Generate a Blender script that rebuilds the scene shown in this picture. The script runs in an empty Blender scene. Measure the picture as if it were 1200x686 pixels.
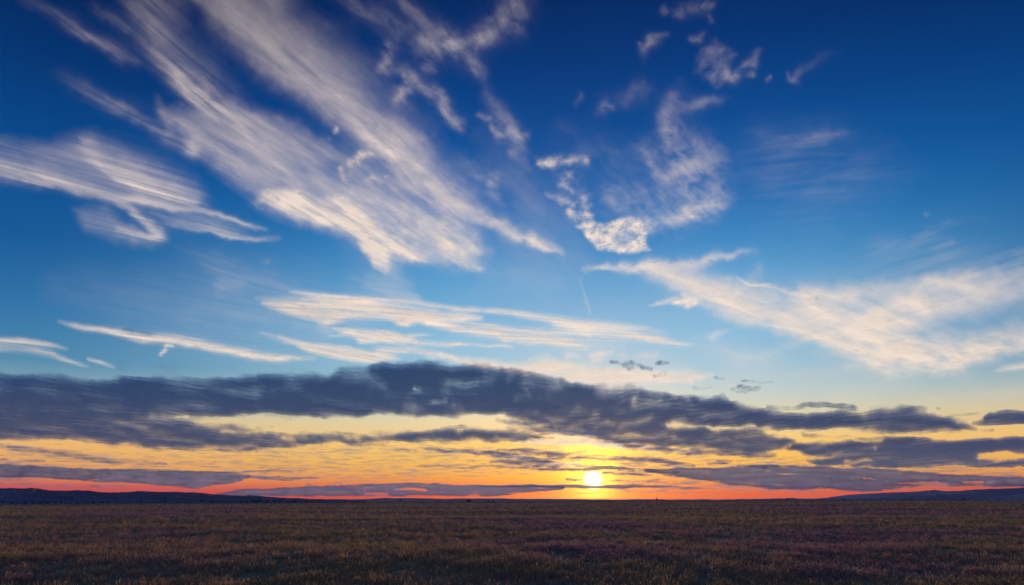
import bpy, math, random
import numpy as np
from mathutils import Vector

R = math.radians
rng = np.random.default_rng(7)
random.seed(7)
scene = bpy.context.scene
col = scene.collection

# ------------------------------------------------------------------ camera
CAM_H = 4.2
F = 800.0                                   # focal length in photo pixels (1200 wide)
PITCH = math.atan((585.5 - 343.0) / F)
cd = bpy.data.cameras.new('camera')
cd.sensor_width = 36.0
cd.lens = 36.0 * F / 1200.0
cd.clip_start = 0.5
cd.clip_end = 600000.0
cam = bpy.data.objects.new('camera', cd)
col.objects.link(cam)
cam.location = (0, 0, CAM_H)
cam.rotation_euler = (math.pi / 2 + PITCH, 0, 0)
scene.camera = cam


def ray(px, py):
    """unit directions of the sight lines (arrays) towards photo pixels"""
    cx = (np.asarray(px, float) - 600.0) / F
    cy = (343.0 - np.asarray(py, float)) / F
    d = np.stack([cx, math.cos(PITCH) - math.sin(PITCH) * cy, math.sin(PITCH) + math.cos(PITCH) * cy], -1)
    return d / np.linalg.norm(d, axis=-1, keepdims=True)


SUN = Vector(ray(695, 562.5))
SUN_EL = math.asin(SUN.z)
SUN_AZ = math.atan2(SUN.x, SUN.y)           # from +Y towards +X


# ------------------------------------------------------------------ small helpers
def lin(r, g, b):
    f = lambda c: (c / 255) / 12.92 if c / 255 <= 0.04045 else ((c / 255 + 0.055) / 1.055) ** 2.4
    return (f(r), f(g), f(b), 1.0)


def tag(o, label=None, cat=None, group=None, kind=None):
    if label: o['label'] = label
    if cat: o['category'] = cat
    if group: o['group'] = group
    if kind: o['kind'] = kind
    return o


def mesh_obj(name, verts, faces, mat=None, parent=None, smooth=True):
    me = bpy.data.meshes.new(name)
    verts = np.asarray(verts, np.float32)
    faces = np.asarray(faces, np.int32)
    me.vertices.add(len(verts))
    me.vertices.foreach_set('co', verts.ravel())
    k = faces.shape[1]
    me.loops.add(faces.size)
    me.loops.foreach_set('vertex_index', faces.ravel())
    me.polygons.add(len(faces))
    me.polygons.foreach_set('loop_start', np.arange(0, faces.size, k, dtype=np.int32))
    me.update(calc_edges=True)
    me.validate()
    me.polygons.foreach_set('use_smooth', np.full(len(me.polygons), smooth, bool))
    if mat: me.materials.append(mat)
    o = bpy.data.objects.new(name, me)
    col.objects.link(o)
    if parent: o.parent = parent
    return o


class NT:
    """tiny node-tree builder"""
    def __init__(self, tree):
        self.t = tree
        tree.nodes.clear()

    def n(self, kind, **kw):
        nd = self.t.nodes.new(kind)
        ins = kw.pop('ins', {})
        for k, v in kw.items(): setattr(nd, k, v)
        for k, v in ins.items():
            if hasattr(v, 'is_output'): self.t.links.new(v, nd.inputs[k])
            else: nd.inputs[k].default_value = v
        return nd

    def m(self, op, a, b=None, c=None, clamp=False):
        nd = self.t.nodes.new('ShaderNodeMath')
        nd.operation = op
        nd.use_clamp = clamp
        for i, v in enumerate((a, b, c)):
            if v is None: continue
            if hasattr(v, 'is_output'): self.t.links.new(v, nd.inputs[i])
            else: nd.inputs[i].default_value = v
        return nd.outputs[0]

    def mix(self, f, a, b, mode='MIX'):
        nd = self.t.nodes.new('ShaderNodeMix')
        nd.data_type = 'RGBA'
        nd.blend_type = mode
        nd.clamp_factor = True
        for i, v in ((0, f), (6, a), (7, b)):
            if hasattr(v, 'is_output'): self.t.links.new(v, nd.inputs[i])
            else: nd.inputs[i].default_value = v
        return nd.outputs[2]

    def ramp(self, fac, stops, interp='LINEAR'):
        nd = self.t.nodes.new('ShaderNodeValToRGB')
        nd.color_ramp.interpolation = interp
        el = nd.color_ramp.elements
        while len(el) > 1: el.remove(el[-1])
        for i, (p, c) in enumerate(stops):
            e = el[0] if i == 0 else el.new(p)
            e.position = p
            e.color = c
        self.t.links.new(fac, nd.inputs[0])
        return nd.outputs[0]

    def smooth(self, x, lo, hi):
        nd = self.t.nodes.new('ShaderNodeMapRange')
        nd.interpolation_type = 'SMOOTHSTEP'
        self.t.links.new(x, nd.inputs[0])
        nd.inputs[1].default_value = lo
        nd.inputs[2].default_value = hi
        return nd.outputs[0]

    def link(self, a, b): self.t.links.new(a, b)


def new_mat(name):
    m = bpy.data.materials.new(name)
    m.use_nodes = True
    return m, NT(m.node_tree)


# numpy value noise -------------------------------------------------
_perm = rng.random((256, 256))


def vnoise(x, y):
    xi, yi = np.floor(x).astype(int), np.floor(y).astype(int)
    fx, fy = x - xi, y - yi
    fx, fy = fx * fx * (3 - 2 * fx), fy * fy * (3 - 2 * fy)
    g = lambda a, b: _perm[a & 255, b & 255]
    return ((g(xi, yi) * (1 - fx) + g(xi + 1, yi) * fx) * (1 - fy) +
            (g(xi, yi + 1) * (1 - fx) + g(xi + 1, yi + 1) * fx) * fy)


def fbm(x, y, oct=4, gain=0.5):
    s, a, t = 0, 1, 0
    for i in range(oct):
        s = s + a * vnoise(x * 2 ** i + 17.3 * i, y * 2 ** i + 5.1 * i)
        t += a
        a *= gain
    return s / t


# ------------------------------------------------------------------ sky and sun
W = bpy.data.worlds.new('World')
scene.world = W
W.use_nodes = True
w = NT(W.node_tree)
geo = w.n('ShaderNodeTexCoord').outputs['Generated']
nrm = w.n('ShaderNodeVectorMath', operation='NORMALIZE', ins={0: geo}).outputs[0]
sep = w.n('ShaderNodeSeparateXYZ', ins={0: nrm})
el = w.m('MULTIPLY', w.m('ARCSINE', sep.outputs[2]), 180 / math.pi)
pos = w.m('POWER', w.m('MULTIPLY', w.m('MAXIMUM', el, 0.0), 1 / 60.0), 0.5, clamp=True)
# angle round the horizon from the sun
hx = w.m('ARCTAN2', sep.outputs[0], sep.outputs[1])
daz = w.m('ABSOLUTE', w.m('MULTIPLY', w.m('WRAP', w.m('SUBTRACT', hx, SUN_AZ), math.pi, -math.pi), 180 / math.pi))
P = lambda e: min(1.0, (e / 60.0) ** 0.5)
near = w.ramp(pos, [(P(e), lin(*c)) for e, c in [
    (0, (240, 84, 20)), (0.5, (250, 98, 24)), (1.2, (255, 140, 36)), (2.0, (255, 178, 62)), (2.9, (253, 192, 80)), (4.4, (250, 205, 118)),
    (6.3, (226, 214, 174)), (8.2, (182, 206, 206)), (10, (152, 196, 216)), (13, (128, 186, 220)), (17.8, (84, 158, 208)),
    (21, (48, 130, 192)), (24.5, (20, 102, 172)), (30, (2, 74, 144)), (35, (0, 55, 120)), (41, (0, 36, 92)), (60, (62, 112, 184))]])
far = w.ramp(pos, [(P(e), lin(*c)) for e, c in [
    (0, (200, 64, 62)), (0.8, (226, 82, 66)), (1.35, (242, 132, 68)), (2.0, (245, 166, 88)), (2.9, (244, 180, 102)), (4.4, (242, 192, 120)),
    (6.0, (206, 190, 152)), (7.6, (128, 164, 178)), (9.5, (72, 134, 172)), (13, (46, 114, 168)), (17.8, (16, 88, 150)),
    (24, (2, 72, 138)), (30, (0, 50, 110)), (36, (1, 28, 78)), (42, (2, 16, 54)), (60, (62, 112, 184))]])
back = w.ramp(pos, [(P(e), lin(*c)) for e, c in [
    (0, (104, 100, 148)), (4, (122, 112, 158)), (10, (96, 122, 180)), (25, (72, 118, 190)), (60, (62, 112, 184))]])  # unseen zenith and back sky are raised to add blue fill light
sky = w.mix(w.smooth(daz, 9, 46), near, far)
sky = w.mix(w.smooth(daz, 55, 140), sky, back)
# the ground side of the dome: dim land beyond the modelled plain
sky = w.mix(w.smooth(el, 0.0, -1.5), sky, lin(34, 30, 46))
# aureole of the sun and its burnt-out core
dot = w.n('ShaderNodeVectorMath', operation='DOT_PRODUCT', ins={0: nrm, 1: SUN}).outputs['Value']
ang = w.m('MULTIPLY', w.m('ARCCOSINE', w.m('MINIMUM', dot, 1.0)), 180 / math.pi)
g1 = w.m('MULTIPLY', w.m('EXPONENT', w.m('MULTIPLY', ang, -1 / 0.85)), 4.6)
g2 = w.m('MULTIPLY', w.m('EXPONENT', w.m('MULTIPLY', ang, -1 / 4.4)), 1.2)
g3 = w.m('MULTIPLY', w.m('EXPONENT', w.m('MULTIPLY', ang, -1 / 5.5)), 0.32)
disc = w.m('MULTIPLY', w.smooth(ang, 0.95, 0.0), 5.0)


def scaled(f, c):
    return w.n('ShaderNodeVectorMath', operation='SCALE', ins={0: c, 'Scale': f}).outputs[0]


def vadd(a, b):
    return w.n('ShaderNodeVectorMath', operation='ADD', ins={0: a, 1: b}).outputs[0]


glow = vadd(vadd(scaled(g3, (1.0, 0.36, 0.02)), scaled(g1, (1.0, 0.66, 0.08))), vadd(scaled(g2, (1.0, 0.46, 0.03)), scaled(disc, (1.0, 0.90, 0.62))))
glow = scaled(w.smooth(el, -0.1, 0.15), glow)
skyt = w.n('ShaderNodeTexSky', sky_type='NISHITA', sun_disc=False, sun_elevation=SUN_EL, sun_rotation=SUN_AZ,
           altitude=300, air_density=1.0, dust_density=1.2, ozone_density=2.0)
b1 = w.n('ShaderNodeBackground', ins={0: skyt.outputs[0], 1: 0.004})
b2 = w.n('ShaderNodeBackground', ins={0: vadd(sky, glow), 1: 1.0})
addw = w.n('ShaderNodeAddShader', ins={0: b1.outputs[0], 1: b2.outputs[0]})
w.link(addw.outputs[0], w.n('ShaderNodeOutputWorld').inputs[0])

ld = bpy.data.lights.new('sun', 'SUN')
ld.energy = 3.5
ld.angle = R(0.5)
ld.color = (1.0, 0.80, 0.58)
sun = bpy.data.objects.new('sun', ld)
col.objects.link(sun)
sun.rotation_euler = (-SUN).to_track_quat('-Z', 'Y').to_euler()
sun.location = (0, 0, 50)

# ------------------------------------------------------------------ clouds
# A cloud is a thin closed body of ice or droplets at its own height: a lower and an upper
# skin whose spacing follows the density, with the wisps in the material's opacity.


def cloud_mat(name, k1, k2, t, s, amax, albedo, fib=0.6, iso=0.6, rough=0.6, trans=0.5, warp=0.5, split=False, soft=False, iscale=1.6, gam=1.0, irough=0.62):
    m, g = new_mat(name)
    D = g.n('ShaderNodeAttribute', attribute_name='amount').outputs['Fac']
    fl = g.n('ShaderNodeAttribute', attribute_name='flow').outputs['Vector']
    pl = g.n('ShaderNodeAttribute', attribute_name='plan').outputs['Vector']

    def bent(v, sc, amp):
        wp = g.n('ShaderNodeTexNoise', ins={'Vector': v, 'Scale': sc, 'Detail': 3.0, 'Roughness': 0.55}).outputs['Color']
        wv = g.n('ShaderNodeVectorMath', operation='SUBTRACT', ins={0: wp, 1: (0.5, 0.5, 0.5)}).outputs[0]
        wv = g.n('ShaderNodeVectorMath', operation='SCALE', ins={0: wv, 'Scale': amp}).outputs[0]
        return g.n('ShaderNodeVectorMath', operation='ADD', ins={0: v, 1: wv}).outputs[0]

    nf = g.n('ShaderNodeTexNoise', ins={'Vector': bent(fl, 0.45, warp * 1.6), 'Scale': 1.0, 'Detail': 9.0, 'Roughness': rough}).outputs[0]
    ni = g.n('ShaderNodeTexNoise', ins={'Vector': bent(pl, 0.9, warp), 'Scale': iscale, 'Detail': 8.0, 'Roughness': irough}).outputs[0]
    mm = g.m('ADD', g.m('MULTIPLY', g.m('SUBTRACT', nf, 0.5), 4.0 * fib), g.m('MULTIPLY', g.m('SUBTRACT', ni, 0.5), 4.0 * iso))
    a = g.m('MULTIPLY', D, g.m('MULTIPLY_ADD', mm, k1, 1.0))
    a = g.m('ADD', a, g.m('MULTIPLY', mm, g.m('MULTIPLY', g.smooth(D, 0.0, 0.25), k2)))
    a = g.m('DIVIDE', g.m('SUBTRACT', a, t), s, clamp=True)
    if gam != 1.0: a = g.m('POWER', a, gam)
    if not soft: a = g.smooth(a, 0.0, 1.0)
    a = g.m('MULTIPLY', a, amax)
    # two skins share the opacity
    if split: a = g.m('SUBTRACT', 1.0, g.m('SQRT', g.m('SUBTRACT', 1.0, a)))
    dif = g.n('ShaderNodeBsdfDiffuse', ins={0: albedo})
    tra = g.n('ShaderNodeBsdfTranslucent', ins={0: albedo})
    sh = g.n('ShaderNodeMixShader', ins={0: trans, 1: dif.outputs[0], 2: tra.outputs[0]})
    tr = g.n('ShaderNodeBsdfTransparent')
    out = g.n('ShaderNodeMixShader', ins={0: a, 1: tr.outputs[0], 2: sh.outputs[0]})
    g.link(out.outputs[0], g.n('ShaderNodeOutputMaterial').inputs[0])
    return m


ICE = (0.96, 0.96, 0.96, 1)
MC = {
    'cirrus': cloud_mat('cirrus', 0.95, 0.02, 0.0, 0.98, 0.90, ICE, fib=0.55, iso=0.6, rough=0.47, irough=0.54, iscale=1.1, trans=0.85, warp=1.2, soft=True, gam=1.45),
    'veil': cloud_mat('veil', 0.64, 0.02, 0.0, 0.96, 0.94, ICE, fib=0.50, iso=0.48, rough=0.46, irough=0.52, iscale=0.9, trans=0.85, warp=1.2, soft=True, gam=1.25),
    'streak': cloud_mat('streak', 0.75, 0.08, 0.02, 0.90, 0.95, ICE, fib=0.65, iso=0.4, rough=0.54, trans=0.85, warp=0.6, soft=True, gam=0.95),
    'puff': cloud_mat('puff', 0.85, 0.08, 0.02, 1.0, 0.95, ICE, fib=0.4, iso=0.7, rough=0.66, trans=0.85, warp=0.8, soft=True, iscale=3.0, gam=1.5),
    'bank': cloud_mat('bank', 0.0, 0.44, 0.20, 0.75, 0.965, (0.47, 0.58, 0.66, 1), fib=0.6, iso=0.6, rough=0.64, trans=0.7, iscale=1.8, split=True, warp=0.8),  # blue skylight on the thick cloud is put into its base colour
    'low': cloud_mat('low', 0.35, 0.26, 0.16, 0.62, 0.93, (0.40, 0.42, 0.54, 1), fib=0.8, iso=0.3, trans=0.6, split=True, warp=0.5),
}


def poly_sd(px, py, pts):
    """signed distance in pixels, positive inside"""
    p = np.asarray(pts, float)
    d2 = np.full(px.shape, 1e18)
    ins = np.zeros(px.shape, bool)
    for i in range(len(p)):
        (x0, y0), (x1, y1) = p[i], p[(i + 1) % len(p)]
        ex, ey = x1 - x0, y1 - y0
        tt = np.clip(((px - x0) * ex + (py - y0) * ey) / (ex * ex + ey * ey + 1e-9), 0, 1)
        d2 = np.minimum(d2, (px - x0 - tt * ex) ** 2 + (py - y0 - tt * ey) ** 2)
        c = ((y0 > py) != (y1 > py)) & (px < (x1 - x0) * (py - y0) / (y1 - y0 + 1e-12) + x0)
        ins ^= c
    d = np.sqrt(d2)
    return np.where(ins, d, -d)


def stroke_d(px, py, pts, p=2.0):
    """pts: (x, y, w_left, w_right, strength) -> field; widths interpolate along the line"""
    q = []
    for a in pts:
        if len(a) == 4: a = (a[0], a[1], a[2], a[2], a[3])
        q.append(a)
    if len(q) == 1: q.append((q[0][0] + 0.01,) + tuple(q[0][1:]))
    best = np.zeros(px.shape)
    for a, b in zip(q[:-1], q[1:]):
        ex, ey = b[0] - a[0], b[1] - a[1]
        L2 = ex * ex + ey * ey + 1e-9
        tt = np.clip(((px - a[0]) * ex + (py - a[1]) * ey) / L2, 0, 1)
        qx, qy = px - a[0] - tt * ex, py - a[1] - tt * ey
        d = np.sqrt(qx * qx + qy * qy)
        side = ex * qy - ey * qx            # < 0: left of travel as seen
        wl, wr = a[2] + (b[2] - a[2]) * tt, a[3] + (b[3] - a[3]) * tt
        ww = np.where(side < 0, wl, wr)
        s = a[4] + (b[4] - a[4]) * tt
        best = np.maximum(best, s * (0.86 * np.exp(-(d / ww) ** p) + 0.14 * np.exp(-(d / (2.0 * ww)) ** 2)))
    return best


def smst(x, a, b):
    u = np.clip((x - a) / (b - a), 0, 1)
    return u * u * (3 - 2 * u)


n_cloud = 0


def cloud(name, label, cat, kind, items, alt=None, wall=None, fibre=None, across=5.0, along=0.9, group=None, step=2.5, lift=0.0, gain=1.0, top=1.0,
          warp=3.0, thick=40.0, parent=None, relief=0.5):
    """items: ('S', pts[, p]) stroke, ('P', pts, soft, s) filled patch, ('H', pts) hole stroke, in photo pixels;
    the body is put where those sight lines meet the cloud's own level (alt) or distance (wall)."""
    global n_cloud
    n_cloud += 1
    xs, ys = [], []
    for it in items:
        if it[0] == 'H': continue
        for q in it[1]:
            m = max(q[2], q[3] if len(q) == 5 else q[2]) * 3.4 if it[0] == 'S' else it[2] * 1.6
            xs += [q[0] - m, q[0] + m]
            ys += [q[1] - m, q[1] + m]
    pad = warp * 1.5
    x0, x1 = max(min(xs) - pad, -170), min(max(xs) + pad, 1370)
    y0, y1 = max(min(ys) - pad, -90), min(max(ys) + pad, 584.6)
    nx, ny = max(4, int((x1 - x0) / step) + 2), max(4, int((y1 - y0) / step) + 2)
    gx, gy = np.meshgrid(np.linspace(x0, x1, nx), np.linspace(y0, y1, ny))
    sx, sy = gx + 31.7 * n_cloud, gy + 13.9 * n_cloud
    vy = 1.0 if kind in ('cirrus', 'puff', 'veil') else 0.6
    wx = gx + (fbm(sx / 22, sy / (22 * vy), 5, 0.6) - 0.5) * 4.4 * warp + (fbm(sx / 75 + 7, sy / (75 * vy), 2) - 0.5) * 4 * warp
    wy = gy + ((fbm(sx / 22 + 91, sy / (22 * vy) + 37, 5, 0.6) - 0.5) * 4.4 * warp + (fbm(sx / 75 + 51, sy / (75 * vy), 2) - 0.5) * 4 * warp) * vy
    keep = np.ones(gx.shape)
    hole = np.ones(gx.shape)
    for it in items:
        if it[0] == 'S': keep *= 1 - stroke_d(wx, wy, it[1], it[2] if len(it) > 2 else 2.0)
        elif it[0] == 'P': keep *= 1 - it[3] * smst(poly_sd(wx, wy, it[1]) + (1.8 if kind in ('bank', 'low') else 0), -it[2], it[2])
        else: hole *= 1 - stroke_d(wx, wy, it[1], 2.0)
    dens = (1 - keep) * hole * gain * (top + (1 - top) * smst(gy, 0, 230))
    # taper to nothing at the grid's edge
    brd = np.minimum(np.minimum(gx - x0, x1 - gx), np.minimum(gy - y0, y1 - gy))
    dens = dens * smst(brd, 0, min(6.0, 0.2 * (y1 - y0)))
    d = ray(gx, gy)
    if alt is not None and alt > 3000:
        # ice clouds step down towards the sun, so that the grazing light reaches each of them
        cy_ = (y0 + y1) / 2
        alt = 9000 - 0.04 * 8000 / math.tan(math.asin(float(ray(600, cy_)[2]))) + 6 * (n_cloud % 5) + lift
    hor = np.hypot(d[..., 0], d[..., 1])
    if alt is not None:
        dist = (alt - CAM_H) / np.maximum(d[..., 2], 0.004)
        pos3 = d * dist[..., None]
    else:
        rr = wall * (1 + 0.02 * (fbm(gx / 40, gy / 12, 3) - 0.5)) / hor
        pos3 = d * rr[..., None]
    pos3[..., 2] += CAM_H
    mid = dens > 0.25
    if not mid.any(): mid = dens > 0.05
    # texture coordinates: ground-plan kilometres turned along the fibres, sized to the cloud's distance
    if alt is not None:
        plan = np.stack([pos3[..., 0], pos3[..., 1]], -1) / 1000.0
        far_k = np.median(np.linalg.norm(pos3[mid], axis=-1)) / 1000.0
        if fibre:
            (ax, ay), (bx, by) = fibre
            pa, pb = [ray(u, v) for u, v in ((ax, ay), (bx, by))]
            pa, pb = pa / pa[2], pb / pb[2]
            th = math.atan2(pb[1] - pa[1], pb[0] - pa[0])
            kx = 15.0 / far_k
            u = (plan[..., 0] * math.cos(th) + plan[..., 1] * math.sin(th)) * kx * along
            v = (-plan[..., 0] * math.sin(th) + plan[..., 1] * math.cos(th)) * kx * across
        else:
            sn = float(np.median(d[..., 2][mid]))
            u = plan[..., 0] * 15.0 / far_k * along
            v = plan[..., 1] * 15.0 / far_k * across * sn
    else:
        u = np.arctan2(pos3[..., 0], pos3[..., 1]) * 15.0 * along
        v = pos3[..., 2] / wall * 15.0 * across
    flow = np.stack([u + 3.1 * n_cloud, v, np.full(u.shape, 0.37 * n_cloud)], -1)
    plan3 = np.stack([pos3[..., 0], pos3[..., 1] * (np.median(d[..., 2][mid]) ** 0.5 if alt is not None else 1.0), pos3[..., 2]], -1)
    plan3 = plan3 / (np.median(np.linalg.norm(pos3[mid], axis=-1)) / 15.0) + np.array([0.7 * n_cloud, 0, 0])
    if alt is None: plan3[..., 2] *= 6.0
    # keep only the cells that hold cloud
    ok = dens > (0.012 if kind in ('cirrus', 'streak', 'veil') else 0.03)
    cell = ok[:-1, :-1] | ok[1:, :-1] | ok[:-1, 1:] | ok[1:, 1:]
    idx = np.arange(nx * ny).reshape(ny, nx)
    quads = np.stack([idx[:-1, :-1], idx[:-1, 1:], idx[1:, 1:], idx[1:, :-1]], -1)[cell]
    quads = quads.reshape(-1, 4)
    used, inv = np.unique(quads.ravel(), return_inverse=True)
    quads = inv.reshape(-1, 4)
    P3, dn, fw, dr = pos3.reshape(-1, 3)[used], dens.ravel()[used], flow.reshape(-1, 3)[used], d.reshape(-1, 3)[used]
    pw = plan3.reshape(-1, 3)[used]
    if kind == 'bank': relief = 1.5
    lump = fbm(pw[:, 0] * 2.2 + 7, pw[:, 1] * 2.2, 4) - 0.5
    if kind in ('cirrus', 'streak', 'puff', 'veil'): relief, thick = 0.0, 25.0
    if alt is not None:
        lo, hi = P3.copy(), P3.copy()
        lo[:, 2] += relief * thick * lump - 0.5 * thick * dn - 1.0
        hi[:, 2] += relief * thick * lump + 0.5 * thick * dn + 1.0
    else:
        rad = dr.copy(); rad[:, 2] = 0
        rad /= np.linalg.norm(rad, axis=1, keepdims=True)
        lo = P3 - rad * (0.5 * thick * dn + 2.0 + relief * thick * lump)[:, None]
        hi = P3 + rad * (0.5 * thick * dn + 2.0 - relief * thick * lump)[:, None]
    n = len(used)
    # rim: edges that belong to one cell only
    ed = np.concatenate([quads[:, [0, 1]], quads[:, [1, 2]], quads[:, [2, 3]], quads[:, [3, 0]]])
    key = np.sort(ed, 1)
    _, first, cnt = np.unique(key[:, 0].astype(np.int64) * n + key[:, 1], return_index=True, return_counts=True)
    rim = ed[first[cnt == 1]]
    rimq = np.stack([rim[:, 0], rim[:, 0] + n, rim[:, 1] + n, rim[:, 1]], -1)
    faces = np.concatenate([quads, quads[:, ::-1] + n, rimq])
    V = np.concatenate([lo, hi])
    o = mesh_obj(name, V, faces, MC[kind], parent)
    me = o.data
    a = me.attributes.new('amount', 'FLOAT', 'POINT')
    a.data.foreach_set('value', np.concatenate([dn, dn * (0.2 if kind in ('cirrus', 'streak', 'puff', 'veil') else 1.0)]).astype(np.float32))
    a = me.attributes.new('flow', 'FLOAT_VECTOR', 'POINT')
    a.data.foreach_set('vector', np.tile(fw, (2, 1)).astype(np.float32).ravel())
    a = me.attributes.new('plan', 'FLOAT_VECTOR', 'POINT')
    a.data.foreach_set('vector', np.tile(pw, (2, 1)).astype(np.float32).ravel())
    if kind in ('cirrus', 'streak', 'puff', 'veil'):
        # ice cloud scatters alike from all sides: its many tiny facets stand every way, so the skin's
        # normals are turned to catch the low sun, slightly ruffled, instead of following the sheet
        r1 = fbm(fw[:, 0] * 1.3, fw[:, 1] * 1.3, 4) - 0.5
        r2 = fbm(fw[:, 0] * 1.3 + 50, fw[:, 1] * 1.3 + 20, 4) - 0.5
        N = np.stack([SUN.x + 0.5 * r1, np.full(n, SUN.y), 0.03 + 0.5 * r2], -1)
        N /= np.linalg.norm(N, axis=1, keepdims=True)
        N = np.tile(N, (2, 1)).astype(np.float32)
        me.normals_split_custom_set_from_vertices([tuple(q) for q in N.tolist()])
    if parent is None: tag(o, label, cat, group)
    return o


CI = 'high white ice clouds'
LO = 'dark clouds lying low over the horizon'
PU = 'small white tufts of cloud'

# --- the great band from the top left to the middle
cloud('cirrus_cloud', 'great diagonal cirrus plume sweeping from the upper left edge down to a creamy fan', 'cloud', 'veil', [
    ('S', [(205, -30, 26, 12, .30), (250, 15, 30, 12, .36), (300, 58, 36, 12, .44), (345, 92, 38, 14, .50), (385, 122, 34, 14, .52),
           (425, 150, 26, 16, .55), (450, 170, 24, 16, .60), (478, 198, 16, 14, .66), (495, 212, 14, 14, .62), (530, 236, 12, 11, .48),
           (565, 256, 9, 7, .5), (590, 268, 8, 7, .62), (612, 279, 8, 5, .8), (635, 291, 6, 4, .7), (655, 299, 4, 3, .3)]),
    ('P', [(235, -60), (330, -60), (345, 20), (385, 45), (425, 75), (455, 125), (500, 165), (545, 215), (585, 262), (540, 246),
           (455, 185), (390, 135), (310, 78), (250, 20)], 26, .34),
    ('P', [(195, 135), (232, 176), (262, 197), (298, 231), (332, 251), (368, 264), (418, 281), (450, 305), (500, 308), (555, 312),
           (566, 292), (540, 250), (500, 218), (440, 195), (385, 165), (330, 140), (270, 118)], 15, .42),
    ('P', [(301, 234), (332, 249), (368, 260), (412, 274), (421, 292), (434, 308), (450, 318), (457, 305), (455, 292), (482, 300),
           (470, 280), (440, 258), (400, 236), (350, 222), (310, 220)], 7, .74),
    ('S', [(372, 256, 26, 8, .3), (415, 270, 32, 12, .7), (445, 278, 24, 14, .75), (470, 291, 10, 7, .6), (495, 306, 6, 4, .4)]),
    ('S', [(430, 280, 14, 12, .6), (445, 302, 10, 10, .7), (457, 318, 9, 7, .35), (470, 332, 9, 8, .1)]),
    ('S', [(512, 278, 7, 9, .35), (528, 294, 8, 10, .6), (542, 306, 7, 6, .6), (555, 316, 4, 3, .4)]),
    ('S', [(518, 282, 6, 6, .5), (545, 290, 7, 7, .5), (566, 297, 5, 5, .3)]),
    ('S', [(470, 255, 16, 14, .3), (510, 268, 14, 14, .3), (548, 282, 12, 12, .28)]),
    ('H', [(400, 196, 14, .45), (440, 212, 14, .35), (480, 232, 10, .25)]),
    ('H', [(330, 118, 10, .4), (372, 148, 10, .5), (395, 165, 9, .35)]),
], alt=8250, fibre=((250, 20), (480, 210)), across=3.2, along=0.7, gain=0.95, top=0.62, group=CI, step=2.2, warp=3.5)
cloud('cirrus_cloud', 'faint lilac cirrus ribbon beside the upper left corner running down into the great plume', 'cloud', 'cirrus', [
    ('S', [(30, -5, 9, 9, .08), (60, 12, 9, 8, .18), (95, 32, 9, 7, .30), (128, 53, 9, 7, .26), (160, 74, 9, 8, .12)]),
    ('S', [(105, 0, 5, .06), (125, 14, 6, .16), (145, 34, 7, .14)]),
    ('S', [(150, -30, 18, 18, .15), (165, 10, 20, 16, .20), (172, 40, 20, 16, .24), (186, 64, 18, 10, .28), (205, 84, 14, 8, .42),
           (228, 106, 16, 7, .52), (255, 127, 16, 9, .48), (280, 145, 16, 9, .40), (305, 165, 16, 10, .30), (335, 185, 14, 12, .16)]),
    ('P', [(140, -40), (200, -40), (225, 40), (270, 90), (300, 140), (250, 135), (180, 70), (150, 20)], 22, .15),
], alt=8600, fibre=((150, 40), (280, 145)), across=5.0, along=0.6, top=0.75, group=CI, warp=3.0)
cloud('cirrus_cloud', 'short smoky cirrus wisp ending in a bright knot, between the left fan and the plume', 'cloud', 'cirrus', [
    ('S', [(70, 88, 10, 10, .05), (100, 106, 10, 10, .13), (130, 121, 10, 8, .20), (150, 132, 10, 7, .30), (175, 145, 10, 7, .30),
           (195, 156, 9, 8, .22), (225, 172, 10, 10, .18)]),
    ('S', [(186, 112, 5, .1), (192, 130, 8, .25), (200, 150, 8, .25)]),
    ('S', [(218, 162, 9, .2), (226, 168, 11, .42)]),
], alt=8520, fibre=((100, 106), (200, 158)), across=4.0, along=1.0, group=CI, warp=3.0)
cloud('cirrus_cloud', 'broad combed cirrus fan at the left edge with a hook and two long tails', 'cloud', 'veil', [
    ('S', [(-60, 176, 8, 8, .3), (0, 191, 8, 6, .36), (30, 199, 8, 5, .40), (60, 210, 8, 4, .42), (90, 221, 8, 4, .42),
           (112, 229, 7, 4, .45), (150, 236, 7, 5, .55), (200, 243, 6, 4, .5), (238, 249, 4, 3, .52), (262, 256, 3, 3, .52), (285, 262, 3, 2.5, .55), (310, 269, 2.5, 2.5, .2)]),
    ('S', [(-60, 196, 6, 8, .3), (0, 203, 6, 9, .30), (28, 211, 5, 6, .48), (52, 215, 5, 4, .42), (85, 224, 5, 3, .3), (105, 234, 4, 3, .15)]),
    ('S', [(98, 174, 12, 8, .25), (115, 194, 16, 6, .45), (135, 206, 20, 5, .55), (165, 220, 20, 5, .6), (195, 230, 16, 5, .62), (225, 236, 10, 5, .45)]),
    ('P', [(-90, 178), (0, 168), (60, 172), (105, 160), (175, 186), (228, 215), (240, 240), (150, 240), (60, 214), (-90, 205)], 16, .26),
    ('S', [(128, 236, 5, .1), (150, 246, 5, .35), (160, 257, 6, .55), (175, 266, 6, .55), (188, 274, 6, .62), (178, 279, 5, .5), (160, 279, 6, .35), (142, 271, 6, .25)]),
    ('P', [(90, 248), (122, 243), (142, 262), (196, 280), (175, 289), (135, 282), (98, 272)], 9, .20),
    ('H', [(150, 259, 5, .5), (170, 272, 3, .5)]),
    ('S', [(180, 250, 6, .12), (205, 263, 5, .3), (240, 272, 8, 2.5, .42), (270, 278, 6, 2, .48), (300, 281, 4, 2, .4), (325, 281, 3, 2, .1)]),
    ('P', [(190, 240), (235, 250), (285, 268), (270, 277), (205, 262)], 9, .18),
], alt=8420, fibre=((0, 191), (200, 243)), across=6, along=0.5, gain=0.95, group=CI, step=2.0, warp=2.0)
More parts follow.
